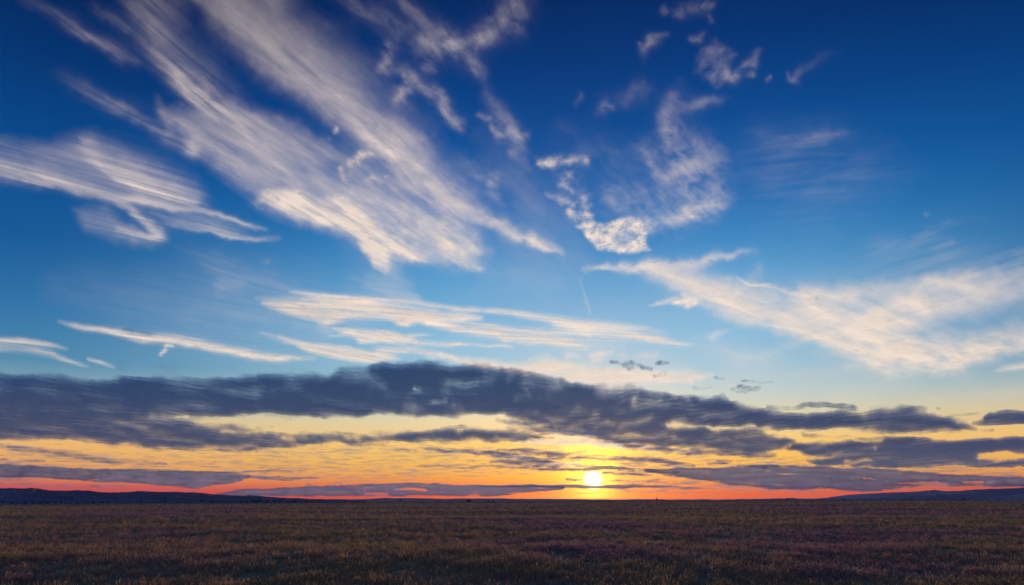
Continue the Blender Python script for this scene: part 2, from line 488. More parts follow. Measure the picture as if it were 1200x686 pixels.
cloud('cirrus_cloud', 'torn lilac cirrus at the top centre with curdled clumps and a dangling tail', 'cloud', 'cirrus', [
    ('S', [(390, -20, 14, .18), (430, 12, 13, .26), (465, 30, 12, .22), (500, 48, 12, .26)]),
    ('S', [(455, -20, 12, .22), (490, 18, 12, .26), (520, 44, 13, .34), (545, 66, 12, .34), (560, 92, 6, .28)]),
    ('S', [(495, 55, 12, .34), (515, 62, 12, .30), (540, 52, 12, .32), (558, 46, 10, .48), (575, 34, 13, .40), (592, 24, 16, .40), (607, 12, 15, .34), (600, -20, 20, .26)]),
    ('S', [(604, 30, 9, .38), (612, 22, 8, .25)]),
    ('S', [(458, 58, 8, .42), (456, 72, 9, .46), (443, 80, 6, .44), (470, 82, 9, .3), (482, 90, 9, .46), (478, 104, 9, .35), (468, 111, 10, .56), (474, 122, 5, .3)]),
    ('S', [(488, 98, 8, .35), (503, 110, 7, .42), (518, 125, 7, .46), (530, 140, 8, 5, .44), (545, 152, 9, 5, .28), (552, 160, 7, 5, .1)]),
    ('S', [(500, 75, 8, .25), (508, 85, 6, .15)]),
    ('H', [(488, 40, 7, .5), (478, 45, 6, .3)]), ('H', [(490, 75, 4, .5)]),
], alt=8380, fibre=((430, 12), (545, 152)), across=4.5, along=1.8, gain=0.78, top=0.80, group=CI, warp=3.5)
cloud('cirrus_cloud', 'slender cirrus wisp hanging between the torn top clump and the small tufts', 'cloud', 'cirrus', [
    ('S', [(572, 105, 7, .1), (580, 122, 8, .2), (588, 142, 9, .28), (597, 158, 9, .36), (607, 164, 9, .42), (600, 175, 7, .18)]),
    ('S', [(562, 132, 2.5, .25), (575, 146, 3, .3), (587, 160, 4, .25)]),
    ('S', [(607, 180, 8, .1), (620, 198, 8, .12)]),
    ('S', [(545, 190, 12, .14), (568, 206, 10, .2), (580, 212, 8, .3), (576, 224, 7, .35), (590, 236, 8, .16)]),
], alt=8330, fibre=((580, 122), (605, 168)), across=4.0, along=2.0, group=CI, warp=3.0)
cloud('cirrus_cloud', 'upright veil of cirrus right of the middle with a spreading feathery foot', 'cloud', 'cirrus', [
    ('S', [(795, 105, 10, .1), (782, 118, 10, .30), (780, 136, 10, .38), (790, 155, 14, .38), (795, 175, 20, .30), (810, 205, 28, .26), (815, 232, 26, .24)]),
    ('S', [(795, 125, 10, .22), (815, 124, 8, .24), (835, 117, 7, .22), (850, 116, 6, .06)]),
    ('P', [(745, 172), (790, 150), (835, 165), (852, 235), (835, 258), (782, 268), (722, 262), (700, 240), (725, 220), (790, 205)], 20, .26),
    ('S', [(757, 183, 4, .2), (768, 193, 5, .25), (782, 206, 8, .2)]),
    ('S', [(770, 262, 10, .3), (795, 257, 9, .36), (820, 250, 8, .38), (840, 241, 6, .3), (852, 238, 4, .1)]),
    ('S', [(660, 160, 22, .07), (690, 180, 25, .12), (740, 200, 28, .12)]), ('S', [(712, 228, 10, .25)]),
], alt=8200, fibre=((757, 183), (800, 235)), across=4.0, along=1.4, gain=0.82, group=CI, warp=4.0)
cloud('altocumulus_cloud', 'bright cream mottled cloud patch with ragged edges at the foot of the upright veil', 'cloud', 'puff', [
    ('P', [(666, 266), (684, 258), (706, 260), (722, 254), (745, 259), (754, 272), (763, 289), (748, 291), (722, 295), (702, 290), (682, 279)], 5, .80),
    ('S', [(755, 262, 9, .4), (785, 262, 8, .2)]),
    ('H', [(716, 275, 6, .4), (728, 277, 6, .4)]),
], alt=8160, across=6.0, along=6.0, group=PU, step=1.6, warp=3.5)
cloud('altocumulus_cloud', 'broken string of white curls above the cream mottled patch', 'cloud', 'puff', [
    ('S', [(631, 194, 5, .55), (641, 193, 6, .62), (655, 186, 5, .45), (670, 183, 5, .35), (684, 184, 5, .40)]),
    ('S', [(666, 202, 5, .35), (658, 214, 6, .45), (668, 220, 4, .3)]),
    ('S', [(640, 228, 4, .3), (655, 233, 5, .4), (668, 237, 4, .35)]),
    ('S', [(683, 226, 6, .4), (680, 236, 5, .45), (686, 238, 5, .4)]),
    ('S', [(664, 247, 5, .65), (672, 252, 6, .6), (684, 249, 5, .5), (691, 252, 4, .55)]),
    ('S', [(668, 200, 20, .10), (675, 230, 22, .10)]),
], alt=8220, across=7.0, along=7.0, group=PU, step=1.5, warp=2.5)
cloud('altocumulus_cloud', 'cluster of bright curdled tufts set inside the great plume', 'cloud', 'puff', [
    ('S', [(413, 193, 5, .62), (422, 190, 6, .66), (430, 183, 6, .62), (438, 182, 4, .45)]),
    ('S', [(401, 200, 4, .45), (404, 210, 5, .5), (411, 214, 4, .4)]), ('S', [(414, 206, 4, .3)]),
    ('S', [(434, 212, 5, .42), (440, 207, 5, .48), (448, 213, 4, .3)]), ('S', [(455, 206, 3, .38)]), ('S', [(462, 222, 4, .4)]),
    ('S', [(395, 154, 4, .42)]), ('S', [(386, 165, 3, .25)]),
    ('S', [(476, 258, 5, .3), (482, 262, 4, .3)]), ('S', [(490, 274, 5, .3)]),
], alt=8290, lift=90, gain=1.25, across=8.0, along=8.0, group=PU, step=1.5, warp=2.2)
cloud('altocumulus_cloud', 'small pinkish tuft touching the top edge right of the middle', 'cloud', 'cirrus', [
    ('S', [(800, 14, 7, .32), (812, 9, 9, .30), (828, 5, 7, .40)]), ('S', [(830, 20, 3, .18), (834, 27, 3, .18)]),
    ('S', [(776, 12, 3, .28), (780, 16, 3, .25)]), ('S', [(790, 15, 4, .16)]),
], alt=8480, across=6.0, along=6.0, gain=0.58, group=PU, step=1.6, warp=2.5)
cloud('altocumulus_cloud', 'small slanting pinkish tuft left of the top edge tuft, lower down', 'cloud', 'cirrus', [
    ('S', [(750, 54, 3, .2), (756, 58, 6, .16), (765, 50, 7, .40), (772, 46, 6, .36), (781, 43, 4, .36)]), ('S', [(757, 62, 5, .18), (752, 72, 5, .08)]),
], alt=8440, across=6.0, along=6.0, gain=0.60, group=PU, step=1.6, warp=2.5)
cloud('altocumulus_cloud', 'lilac tattered cloud with a bright corner and crumbs on its right side', 'cloud', 'cirrus', [
    ('S', [(811, 45, 4, .32), (820, 45, 5, .34), (826, 39, 4, .18)]), ('S', [(836, 49, 3, .15)]),
    ('P', [(815, 82), (826, 58), (842, 52), (857, 60), (850, 76), (852, 95), (838, 101), (824, 92)], 7, .36),
    ('S', [(850, 86, 7, .42), (858, 90, 6, .52), (866, 80, 6, .3)]),
    ('S', [(872, 73, 5, .26), (882, 70, 6, .34), (889, 58, 4, .26)]), ('S', [(879, 86, 4, .45)]), ('S', [(897, 93, 3, .2), (903, 90, 2.5, .3)]),
], alt=8400, across=5.5, along=5.5, gain=0.58, group=PU, step=1.6, warp=3.0)
cloud('altocumulus_cloud', 'tiny comet shaped wisp alone in the deep blue on the upper right', 'cloud', 'cirrus', [
    ('S', [(923, 85, 2.5, .28), (926, 92, 3.5, .36), (935, 96, 3, .25)]), ('S', [(932, 90, 5, .36), (940, 82, 6, .3), (952, 75, 7, .18), (970, 67, 7, .08), (985, 60, 6, .03)]),
], alt=8410, across=5.0, along=5.0, gain=0.60, group=PU, step=1.6, warp=2.0)
cloud('altocumulus_cloud', 'three dim blue grey tufts in a row under the slanting tuft', 'cloud', 'cirrus', [
    ('S', [(674, 122, 4, .16), (683, 116, 4, .24)]), ('S', [(700, 134, 7, .1), (710, 122, 6, .28), (718, 128, 4, .2)]),
    ('S', [(733, 118, 10, .16), (748, 110, 11, .24), (762, 102, 8, .18)]),
], alt=8350, across=4.5, along=4.5, gain=0.70, group=PU, step=2.0, warp=3.0)
# --- the right-hand sheet
cloud('cirrus_cloud', 'wide cream cirrus sheet over the right side with a grey hollow', 'cloud', 'veil', [
    ('S', [(683, 319, 2.5, 2, .35), (710, 317, 3, 2.5, .7), (745, 315, 4, 4, .75), (780, 310, 5, 9, .72), (805, 306, 5, 10, .6), (835, 301, 4, 5, .55), (862, 297, 3.5, 3, .4), (890, 292, 3, 3, .12)]),
    ('P', [(762, 310), (800, 306), (835, 322), (880, 338), (940, 342), (1000, 338), (1070, 330), (1130, 322), (1330, 300), (1330, 400), (1180, 408), (1130, 432),
           (1092, 438), (1045, 431), (1000, 413), (950, 398), (900, 386), (858, 368), (825, 345)], 12, .58),
    ('S', [(770, 320, 12, 12, .40), (805, 335, 18, 14, .48), (850, 356, 24, 12, .48), (905, 378, 34, 10, .52), (950, 392, 40, 9, .62), (1000, 405, 40, 12, .66),
           (1050, 418, 24, 16, .72), (1095, 425, 18, 12, .70), (1130, 418, 14, 12, .6), (1190, 405, 10, 10, .5), (1300, 390, 12, 12, .5)]),
    ('S', [(955, 352, 18, 20, .35), (1000, 375, 26, 26, .5), (1020, 395, 22, 22, .45)]),
    ('S', [(1060, 372, 10, .25), (1085, 360, 10, .38), (1115, 350, 10, .25), (1160, 345, 12, .12)]),
    ('H', [(1080, 390, 8, .4), (1130, 384, 15, .72), (1185, 370, 17, .78), (1300, 350, 22, .75)]), ('H', [(1010, 350, 8, .3), (1060, 345, 10, .3)]),
    ('S', [(866, 324, 2, .2), (885, 329, 2.2, .55), (905, 335, 2.4, .62), (930, 344, 2.6, .6), (950, 349, 3, .3)]),
    ('S', [(870, 345, 7, .15), (885, 325, 6, .2), (893, 308, 5, .12)]),
    ('S', [(840, 402, 6, .06), (870, 418, 5, .22), (892, 418, 5, .26), (915, 410, 6, .2), (945, 400, 8, .12)]),
    ('S', [(960, 412, 12, .16), (1010, 425, 9, .18), (1060, 440, 7, .12)]),
], alt=8050, fibre=((805, 325), (1000, 405)), across=2.2, along=0.5, group=CI, step=2.4, warp=3.5)
cloud('cirrus_cloud', 'faint blue veil streak above the cream sheet near the right edge', 'cloud', 'cirrus', [
    ('S', [(1010, 300, 14, .05), (1050, 290, 10, .14), (1085, 278, 7, .22), (1110, 268, 5, .22), (1140, 260, 5, .1), (1160, 256, 4, .04)]),
    ('S', [(1100, 290, 9, .1), (1112, 286, 6, .16)]), ('S', [(1086, 250, 3, .22)]),
    ('P', [(1000, 320), (1090, 285), (1200, 290), (1300, 300), (1300, 340), (1000, 345)], 22, .14),
    ('S', [(1185, 310, 10, .14), (1200, 304, 8, .16), (1260, 298, 8, .2)]),
], alt=8120, fibre=((1050, 290), (1140, 260)), across=4.0, along=0.8, group=CI, warp=4.0)
cloud('cirrus_cloud', 'very thin bluish veil across the clear sky on the right', 'cloud', 'cirrus', [
    ('S', [(900, 168, 16, .05), (960, 162, 6, .14), (990, 158, 5, .08)]),
    ('P', [(880, 150), (980, 150), (1060, 200), (1010, 260), (900, 270), (860, 210)], 40, .10),
], alt=8300, fibre=((900, 168), (1000, 158)), across=3.0, along=0.8, group=CI, step=4, warp=6.0)
cloud('altocumulus_cloud', 'little lens of mottled white under the long thin edge of the cream sheet', 'cloud', 'puff', [
    ('P', [(762, 356), (778, 351), (800, 346), (818, 349), (816, 358), (806, 362), (790, 358)], 3.5, .72),
], alt=8000, across=7.0, along=6.0, group=PU, step=1.4, warp=1.8)
cloud('altocumulus_cloud', 'small soft white fleck below the mottled lens', 'cloud', 'puff', [
    ('S', [(828, 395, 3, .35), (836, 393, 5, .6), (846, 388, 4, .45), (856, 385, 3, .2)]),
], alt=7960, across=6.0, along=5.0, group=PU, step=1.4, warp=1.8)
cloud('cirrus_cloud', 'short bright streak at the right edge just under the cream sheet', 'cloud', 'streak', [
    ('S', [(1165, 435, 1.5, .2), (1182, 431, 3, .55), (1215, 428, 4, .6), (1260, 424, 4, .3)]),
], alt=7900, across=5.0, along=1.2, group=CI, step=1.6, warp=1.5)
# --- the long level streaks in the middle
cloud('cirrus_cloud', 'long bright white lens of cirrus on the left end of the central streaks', 'cloud', 'streak', [
    ('P', [(308, 356), (350, 353), (395, 354), (430, 352), (470, 361), (525, 368), (565, 371), (540, 378), (500, 380), (465, 376), (430, 373), (405, 374), (384, 379), (358, 372), (330, 364)], 5, .82),
    ('S', [(300, 350, 3, .12), (340, 351, 4, .25), (400, 351, 5, .2)]),
    ('S', [(465, 378, 3, .6), (478, 378, 4, .65), (492, 375, 3, .4)]),
    ('S', [(378, 380, 6, .2), (382, 392, 8, .1)]),
], alt=7880, fibre=((310, 357), (540, 374)), across=4.0, along=0.7, group=CI, step=1.7, warp=2.0)
cloud('cirrus_cloud', 'thin straight white trail arching over the central streaks', 'cloud', 'streak', [
    ('S', [(340, 342, 2, .15), (358, 345, 2.5, .5), (372, 348, 3, .5), (390, 348, 2.2, .6), (430, 351, 2.5, .6), (480, 355, 2.5, .6), (540, 361, 2.2, .66),
           (600, 366, 2.6, .7), (640, 372, 3.5, .75), (680, 380, 4.5, 5, .75), (720, 382, 3.5, 4, .6), (755, 385, 2.5, .35), (780, 390, 3, .1)]),
    ('S', [(475, 342, 10, .15), (440, 335, 14, .12), (490, 352, 5, .25)]),
], alt=7860, fibre=((430, 351), (640, 372)), across=5.0, along=0.5, group=CI, step=1.6, warp=1.2)
cloud('cirrus_cloud', 'long feathered white streaks running right from the bright lens above the dark bank', 'cloud', 'streak', [
    ('S', [(500, 377, 3, 4, .5), (530, 382, 3, 5, .7), (570, 388, 4, 5, .8), (600, 392, 5, 6, .8), (640, 396, 6, 6, .72), (668, 402, 5, 6, .66), (690, 408, 3, 2.5, .3)]),
    ('S', [(530, 375, 2, .3), (565, 380, 2.2, .5), (605, 386, 2.2, .55), (650, 389, 2.5, .62), (690, 391, 3, .55)]),
    ('S', [(655, 378, 5, 6, .5), (690, 387, 6, 6, .72), (730, 391, 5, 6, .72), (765, 397, 3.5, 4.5, .74), (800, 402, 2.5, 3, .4), (815, 403, 2, .1)]),
    ('S', [(580, 388, 2, .3), (590, 398, 2.5, .45), (600, 397, 2.5, .2)]),
    ('S', [(610, 400, 3, .2), (650, 402, 4, .3), (690, 402, 5, .2), (730, 403, 6, .1)]),
], alt=7840, fibre=((530, 382), (765, 397)), across=4.5, along=0.55, group=CI, step=1.6, warp=1.4)
cloud('cirrus_cloud', 'shredded white streak just below the bright lens', 'cloud', 'streak', [
    ('P', [(392, 384), (425, 388), (455, 388), (482, 394), (490, 400), (476, 403), (448, 400), (425, 402), (416, 396)], 3.5, .78),
    ('S', [(480, 392, 2, .4), (495, 392, 1.8, .5), (505, 393, 1.5, .2)]), ('S', [(388, 393, 2, .2), (405, 391, 2, .45)]),
    ('S', [(488, 402, 3, .45), (520, 404, 3, .35), (536, 403, 2.5, .62), (545, 404, 2, .5), (556, 405, 2, .5), (575, 405, 1.8, .5), (600, 407, 2, .25)]),
    ('S', [(445, 411, 4, .5), (465, 411, 4, .55), (485, 410, 3.5, .55), (500, 414, 2.5, .45), (515, 415, 2, .35)]),
], alt=7820, fibre=((392, 386), (490, 398)), across=4.5, along=1.5, group=CI, step=1.5, warp=1.8)
cloud('cirrus_cloud', 'slanting white streak that dips into the top of the dark bank', 'cloud', 'streak', [
    ('P', [(330, 396), (365, 402), (410, 408), (445, 414), (470, 422), (440, 427), (412, 423), (380, 416), (355, 408)], 4, .76),
    ('S', [(310, 390, 4, .1), (335, 398, 4, .25)]), ('S', [(515, 416, 2, .4), (535, 420, 2, .3)]),
], alt=7800, fibre=((330, 397), (440, 420)), across=4.5, along=0.8, group=CI, step=1.6, warp=2.0)
cloud('cirrus_cloud', 'lone slanting white streak with a grey upper edge in the lower left sky', 'cloud', 'streak', [
    ('S', [(70, 377, 2, .15), (90, 381, 3, .45), (115, 384, 3.5, 3, .55), (140, 389, 3.5, 3, .7), (170, 396, 4, 4, .78), (205, 399, 5, 4, .80),
           (235, 403, 5, 4, .82), (270, 411, 4, 4, .85), (300, 418, 4, 3.5, .82), (325, 420, 3.5, 3, .85), (340, 419, 3, .6), (352, 419, 2, .2)]),
    ('S', [(190, 415, 1.8, .5), (194, 411, 2, .55), (197, 406, 2.5, .6), (204, 406, 2, .55)]),
    ('S', [(350, 419, 3, .3), (370, 420, 2.5, .25)]),
], alt=7780, fibre=((90, 381), (340, 420)), across=4.5, along=1.3, group=CI, step=1.5, warp=1.8)
cloud('cirrus_cloud', 'pair of tapering pale streaks low on the left edge', 'cloud', 'streak', [
    ('S', [(-70, 392, 3, .4), (0, 398, 2.8, .58), (30, 400, 3, .58), (55, 404, 2.5, .5), (78, 408, 1.8, .2)]),
    ('S', [(-70, 398, 5, .2), (0, 406, 5, .36), (35, 410, 4, .38), (62, 416, 3, .42), (85, 424, 2.2, .4), (102, 428, 2, .1)]),
    ('S', [(104, 420, 1.8, .2), (118, 424, 2.2, .42), (133, 430, 2, .15)]),
], alt=7770, fibre=((0, 398), (75, 408)), across=4.0, along=0.8, group=CI, step=1.6, warp=1.2)
cloud('cirrus_cloud', 'pale frayed white veil resting along the top of the dark bank', 'cloud', 'veil', [
    ('P', [(500, 420), (560, 420), (610, 424), (660, 424), (700, 428), (730, 432), (790, 436), (833, 437), (810, 446), (780, 449), (730, 452), (690, 452), (640, 442), (580, 434)], 6, .92),
    ('S', [(693, 413, 3, .45), (705, 412, 4, .6), (718, 411, 3.5, .55)]), ('S', [(694, 419, 3, .5), (705, 419, 3, .4)]), ('S', [(730, 414, 4, .42), (735, 418, 3, .3)]),
    ('S', [(746, 416, 2.5, .35), (757, 415, 3.2, .6), (768, 416, 2.5, .35)]), ('S', [(665, 416, 5, .45), (678, 416, 3, .35)]),
    ('S', [(785, 435, 4, .45), (810, 437, 4, .5), (832, 438, 2.5, .3)]), ('S', [(620, 420, 3, .3), (640, 420, 3, .35)]),
    ('P', [(680, 405), (790, 420), (900, 460), (930, 475), (800, 460), (700, 440)], 16, .16),
], alt=7500, across=5, along=1.6, group=CI, step=1.6, warp=2.5)
cloud('cirrus_cloud', 'dim bluish haze of cirrus beneath the plume on the left', 'cloud', 'cirrus', [
    ('S', [(215, 290, 10, .06), (240, 302, 10, .13), (265, 315, 14, .15), (300, 330, 16, .15), (340, 340, 14, .12)]),
    ('S', [(262, 335, 10, .22), (278, 338, 9, .12)]), ('S', [(290, 282, 4, .15), (320, 280, 4, .1)]), ('S', [(311, 308, 3, .22)]),
    ('S', [(420, 325, 16, .12), (460, 335, 16, .16), (480, 345, 14, .14)]),
    ('S', [(600, 318, 10, .06), (640, 330, 12, .07)]),
], alt=8180, fibre=((215, 290), (340, 340)), across=3.5, along=0.8, group=CI, step=2.5, warp=4.0)
cloud('cirrus_cloud', 'hair thin upright wisp above the middle of the long feathered streaks', 'cloud', 'streak', [
    ('S', [(682, 325, 2, .06), (686, 345, 1.8, .11), (690, 358, 2, .14), (692, 372, 2, .12)]),
], alt=7890, across=3.0, along=3.0, group=CI, step=1.5, warp=1.5)

cloud('cirrus_cloud', 'barely visible milky veil under the pale streaks on the left', 'cloud', 'veil', [
    ('P', [(60, 330), (250, 320), (420, 330), (520, 400), (380, 430), (200, 400)], 45, .10), ('S', [(230, 360, 18, .05), (330, 372, 14, .10), (420, 395, 12, .10)])],
    alt=7900, fibre=((230, 360), (420, 395)), across=3, along=0.6, group=CI, step=4, warp=6)
cloud('cirrus_cloud', 'barely visible milky veil below the cream sheet on the right', 'cloud', 'veil', [
    ('P', [(820, 400), (960, 420), (1100, 445), (1300, 420), (1300, 470), (1000, 478), (850, 450)], 22, .22)],
    alt=7600, across=4, along=0.9, group=CI, step=3, warp=5)
cloud('cirrus_cloud', 'barely visible milky veil between the plume foot and the upright veil', 'cloud', 'veil', [
    ('P', [(570, 160), (660, 230), (700, 310), (640, 345), (560, 330), (600, 260)], 30, .13)],
    alt=8100, fibre=((570, 180), (690, 310)), across=3, along=0.7, group=CI, step=4, warp=6)

# --- dark clouds
cloud('stratus_cloud', 'ragged orange mauve fringe added for the warm-lit underside of the bank above the sun', 'cloud', 'low', [  # separate cloud added to give the bank its warm-lit underside
    ('S', [(585, 492, 4, .5), (620, 500, 5, .62), (660, 508, 4, .6), (700, 513, 4, .62), (745, 521, 5, .7), (790, 529, 4.5, .7), (850, 534, 4, .6), (905, 534, 3, .5)]),
    ('S', [(610, 510, 3, .4), (650, 505, 4, .55), (690, 506, 3, .5)])],
    wall=30000, across=14.0, along=2.4, group=LO, step=1.5, warp=2.6, thick=900)
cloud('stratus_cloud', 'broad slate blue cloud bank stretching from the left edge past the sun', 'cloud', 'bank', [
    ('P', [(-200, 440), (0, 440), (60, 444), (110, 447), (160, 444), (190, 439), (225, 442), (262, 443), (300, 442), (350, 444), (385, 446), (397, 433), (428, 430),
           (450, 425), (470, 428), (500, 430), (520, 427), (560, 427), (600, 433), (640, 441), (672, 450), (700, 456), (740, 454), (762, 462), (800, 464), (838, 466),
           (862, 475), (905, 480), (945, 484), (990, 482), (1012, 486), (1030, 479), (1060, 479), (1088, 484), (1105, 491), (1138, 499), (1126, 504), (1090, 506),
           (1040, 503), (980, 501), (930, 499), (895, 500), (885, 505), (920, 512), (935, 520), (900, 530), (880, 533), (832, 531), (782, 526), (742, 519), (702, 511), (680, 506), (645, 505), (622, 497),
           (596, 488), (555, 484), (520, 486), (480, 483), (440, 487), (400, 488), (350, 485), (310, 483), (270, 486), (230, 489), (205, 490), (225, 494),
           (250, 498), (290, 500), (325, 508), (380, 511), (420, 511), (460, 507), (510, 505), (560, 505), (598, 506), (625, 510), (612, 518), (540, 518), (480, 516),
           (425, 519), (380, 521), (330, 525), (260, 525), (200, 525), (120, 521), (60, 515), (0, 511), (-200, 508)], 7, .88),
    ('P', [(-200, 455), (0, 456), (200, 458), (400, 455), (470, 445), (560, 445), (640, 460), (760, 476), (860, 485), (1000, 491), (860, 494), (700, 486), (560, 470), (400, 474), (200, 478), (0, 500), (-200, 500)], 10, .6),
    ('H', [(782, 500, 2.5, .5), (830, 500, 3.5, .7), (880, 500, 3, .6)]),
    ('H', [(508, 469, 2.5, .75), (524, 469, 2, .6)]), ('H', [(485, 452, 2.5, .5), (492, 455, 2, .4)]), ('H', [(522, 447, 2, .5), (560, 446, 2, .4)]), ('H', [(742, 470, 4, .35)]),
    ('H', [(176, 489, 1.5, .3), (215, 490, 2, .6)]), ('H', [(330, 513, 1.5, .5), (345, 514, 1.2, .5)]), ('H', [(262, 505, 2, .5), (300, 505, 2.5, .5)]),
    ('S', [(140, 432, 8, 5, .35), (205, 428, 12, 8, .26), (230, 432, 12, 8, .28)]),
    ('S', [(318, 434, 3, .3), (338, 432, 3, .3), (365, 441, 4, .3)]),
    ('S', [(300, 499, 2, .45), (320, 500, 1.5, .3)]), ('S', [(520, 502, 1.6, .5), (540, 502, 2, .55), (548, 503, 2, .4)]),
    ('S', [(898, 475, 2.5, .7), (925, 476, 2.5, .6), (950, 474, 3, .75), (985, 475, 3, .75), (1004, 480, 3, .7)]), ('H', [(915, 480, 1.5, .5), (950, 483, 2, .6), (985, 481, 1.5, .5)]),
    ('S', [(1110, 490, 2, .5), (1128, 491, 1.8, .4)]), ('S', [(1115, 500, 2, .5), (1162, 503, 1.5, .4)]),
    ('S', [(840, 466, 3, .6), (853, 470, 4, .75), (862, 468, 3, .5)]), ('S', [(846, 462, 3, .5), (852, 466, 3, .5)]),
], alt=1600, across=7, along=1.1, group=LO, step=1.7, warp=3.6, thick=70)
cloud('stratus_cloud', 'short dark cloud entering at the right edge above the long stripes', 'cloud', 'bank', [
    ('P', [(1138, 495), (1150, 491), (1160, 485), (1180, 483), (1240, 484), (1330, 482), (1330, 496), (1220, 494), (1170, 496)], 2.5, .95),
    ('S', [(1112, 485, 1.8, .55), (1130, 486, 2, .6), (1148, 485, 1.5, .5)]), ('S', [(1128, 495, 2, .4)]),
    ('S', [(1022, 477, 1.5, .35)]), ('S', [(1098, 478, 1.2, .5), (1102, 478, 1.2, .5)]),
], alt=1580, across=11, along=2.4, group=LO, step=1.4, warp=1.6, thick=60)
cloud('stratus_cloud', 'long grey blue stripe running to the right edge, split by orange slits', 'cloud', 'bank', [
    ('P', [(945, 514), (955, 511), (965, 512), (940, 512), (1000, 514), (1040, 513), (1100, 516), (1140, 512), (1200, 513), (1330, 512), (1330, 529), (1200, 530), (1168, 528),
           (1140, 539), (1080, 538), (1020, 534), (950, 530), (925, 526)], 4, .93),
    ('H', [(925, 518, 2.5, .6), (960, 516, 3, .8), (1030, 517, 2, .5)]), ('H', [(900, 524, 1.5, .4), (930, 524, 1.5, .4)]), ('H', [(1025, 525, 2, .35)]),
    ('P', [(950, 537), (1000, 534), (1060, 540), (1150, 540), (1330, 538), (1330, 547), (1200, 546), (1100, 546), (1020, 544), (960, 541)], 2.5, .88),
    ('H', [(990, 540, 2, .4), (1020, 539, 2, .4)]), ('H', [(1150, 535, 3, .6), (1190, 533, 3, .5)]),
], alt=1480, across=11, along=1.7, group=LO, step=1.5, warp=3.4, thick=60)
cloud('stratus_cloud', 'lowest mauve grey stripe on the right, just above the distant right hills', 'cloud', 'low', [
    ('P', [(755, 553), (800, 551), (850, 550), (900, 547), (960, 548), (1040, 551), (1100, 556), (1160, 561), (1330, 559), (1330, 567), (1200, 570), (1100, 568), (1060, 571), (1012, 575), (972, 571), (905, 571), (862, 568), (820, 560)], 3, .92),
    ('H', [(1045, 567, 1.2, .6), (1110, 567, 1.5, .7)]), ('H', [(1010, 561, 1.2, .7), (1025, 561, 1, .6)]), ('H', [(1130, 566, 1.5, .6), (1155, 566, 2, .6)]), ('H', [(925, 556, 2, .3), (900, 552, 2, .3)]),
    ('S', [(860, 547, 2, .4), (880, 547, 2.5, .55), (905, 547, 2, .5)]),
], wall=52000, across=22.0, along=2.2, group=LO, step=1.5, warp=2.0, thick=1500)
cloud('stratus_cloud', 'grey violet stripe low on the left, just above the dark left hills', 'cloud', 'low', [
    ('P', [(-200, 545), (0, 547), (60, 548), (110, 552), (150, 551), (200, 553), (250, 555), (292, 559), (278, 564), (250, 567), (232, 571), (185, 567), (140, 563), (90, 561), (40, 559), (-200, 560)], 2.6, .92),
    ('S', [(240, 556, 2, .6), (270, 556, 2.5, .6), (305, 560, 2.5, .65), (340, 562, 2.5, .7), (372, 560, 1.8, .5)]),
    ('S', [(110, 567, 1.5, .4), (140, 569, 1.8, .45), (165, 570, 1, .3)]), ('S', [(0, 563, 2, .45), (40, 566, 1.5, .4)]),
    ('H', [(60, 554, 1, .3), (110, 555, 1, .3)]),
], wall=53000, across=22.0, along=2.0, group=LO, step=1.5, warp=1.8, thick=1500)
cloud('stratus_cloud', 'thin brown grey shreds in the yellow strip under the left tongue', 'cloud', 'low', [
    ('S', [(-120, 518, 6, .5), (0, 522, 6, .58), (45, 527, 5, .62), (90, 535, 4.5, .62), (140, 541, 4, .6), (195, 544, 2.5, .5)]),
    ('S', [(-120, 566, 2, .5), (0, 567, 2, .5), (70, 569, 2, .45), (150, 572, 1.6, .4)]), ('S', [(-120, 540, 3, .5), (0, 541, 3, .62), (50, 541, 2, .5)]), ('S', [(70, 545, 1.5, .4), (90, 546, 1.2, .35)]),
    ('S', [(225, 528, 2, .35), (260, 529, 2.5, .4), (300, 528, 2, .3)]), ('S', [(300, 529, 2, .4), (335, 531, 2, .35)]),
    ('S', [(228, 548, 1.5, .35), (245, 548, 1.5, .35)]), ('S', [(285, 553, 1.2, .5), (320, 552, 1.8, .62), (358, 553, 1.2, .5)]),
    ('S', [(385, 531, 2, .35), (410, 527, 3, .42), (430, 527, 2, .35)]),
], wall=54000, across=18.0, along=2.6, group=LO, step=1.6, warp=1.8, thick=900)
cloud('stratus_cloud', 'dusky mauve band lying on the horizon left of the sun with red slits', 'cloud', 'low', [
    ('P', [(225, 584), (280, 576), (330, 572.5), (400, 571), (430, 568.5), (500, 568.5), (560, 570), (620, 571), (660, 571), (640, 574), (600, 578), (560, 584), (400, 590), (225, 592)], 2.2, .88),
    ('H', [(430, 579, 1.5, .7), (455, 579, 1.5, .7)]), ('H', [(470, 574, 1.5, .65), (500, 574, 1.8, .75)]), ('H', [(480, 582, 1.5, .6), (560, 582, 1.5, .5)]),
    ('S', [(362, 567, 1.6, .6), (366, 569, 1.6, .5)]), ('S', [(372, 569, 1.3, .5)]), ('S', [(384, 567, 1.8, .6), (400, 566, 1.8, .6), (402, 570, 1.2, .4)]), ('S', [(409, 569, 1.4, .5)]),
], wall=56000, across=22.0, along=2.4, group=LO, step=1.3, warp=1.5, thick=1500)
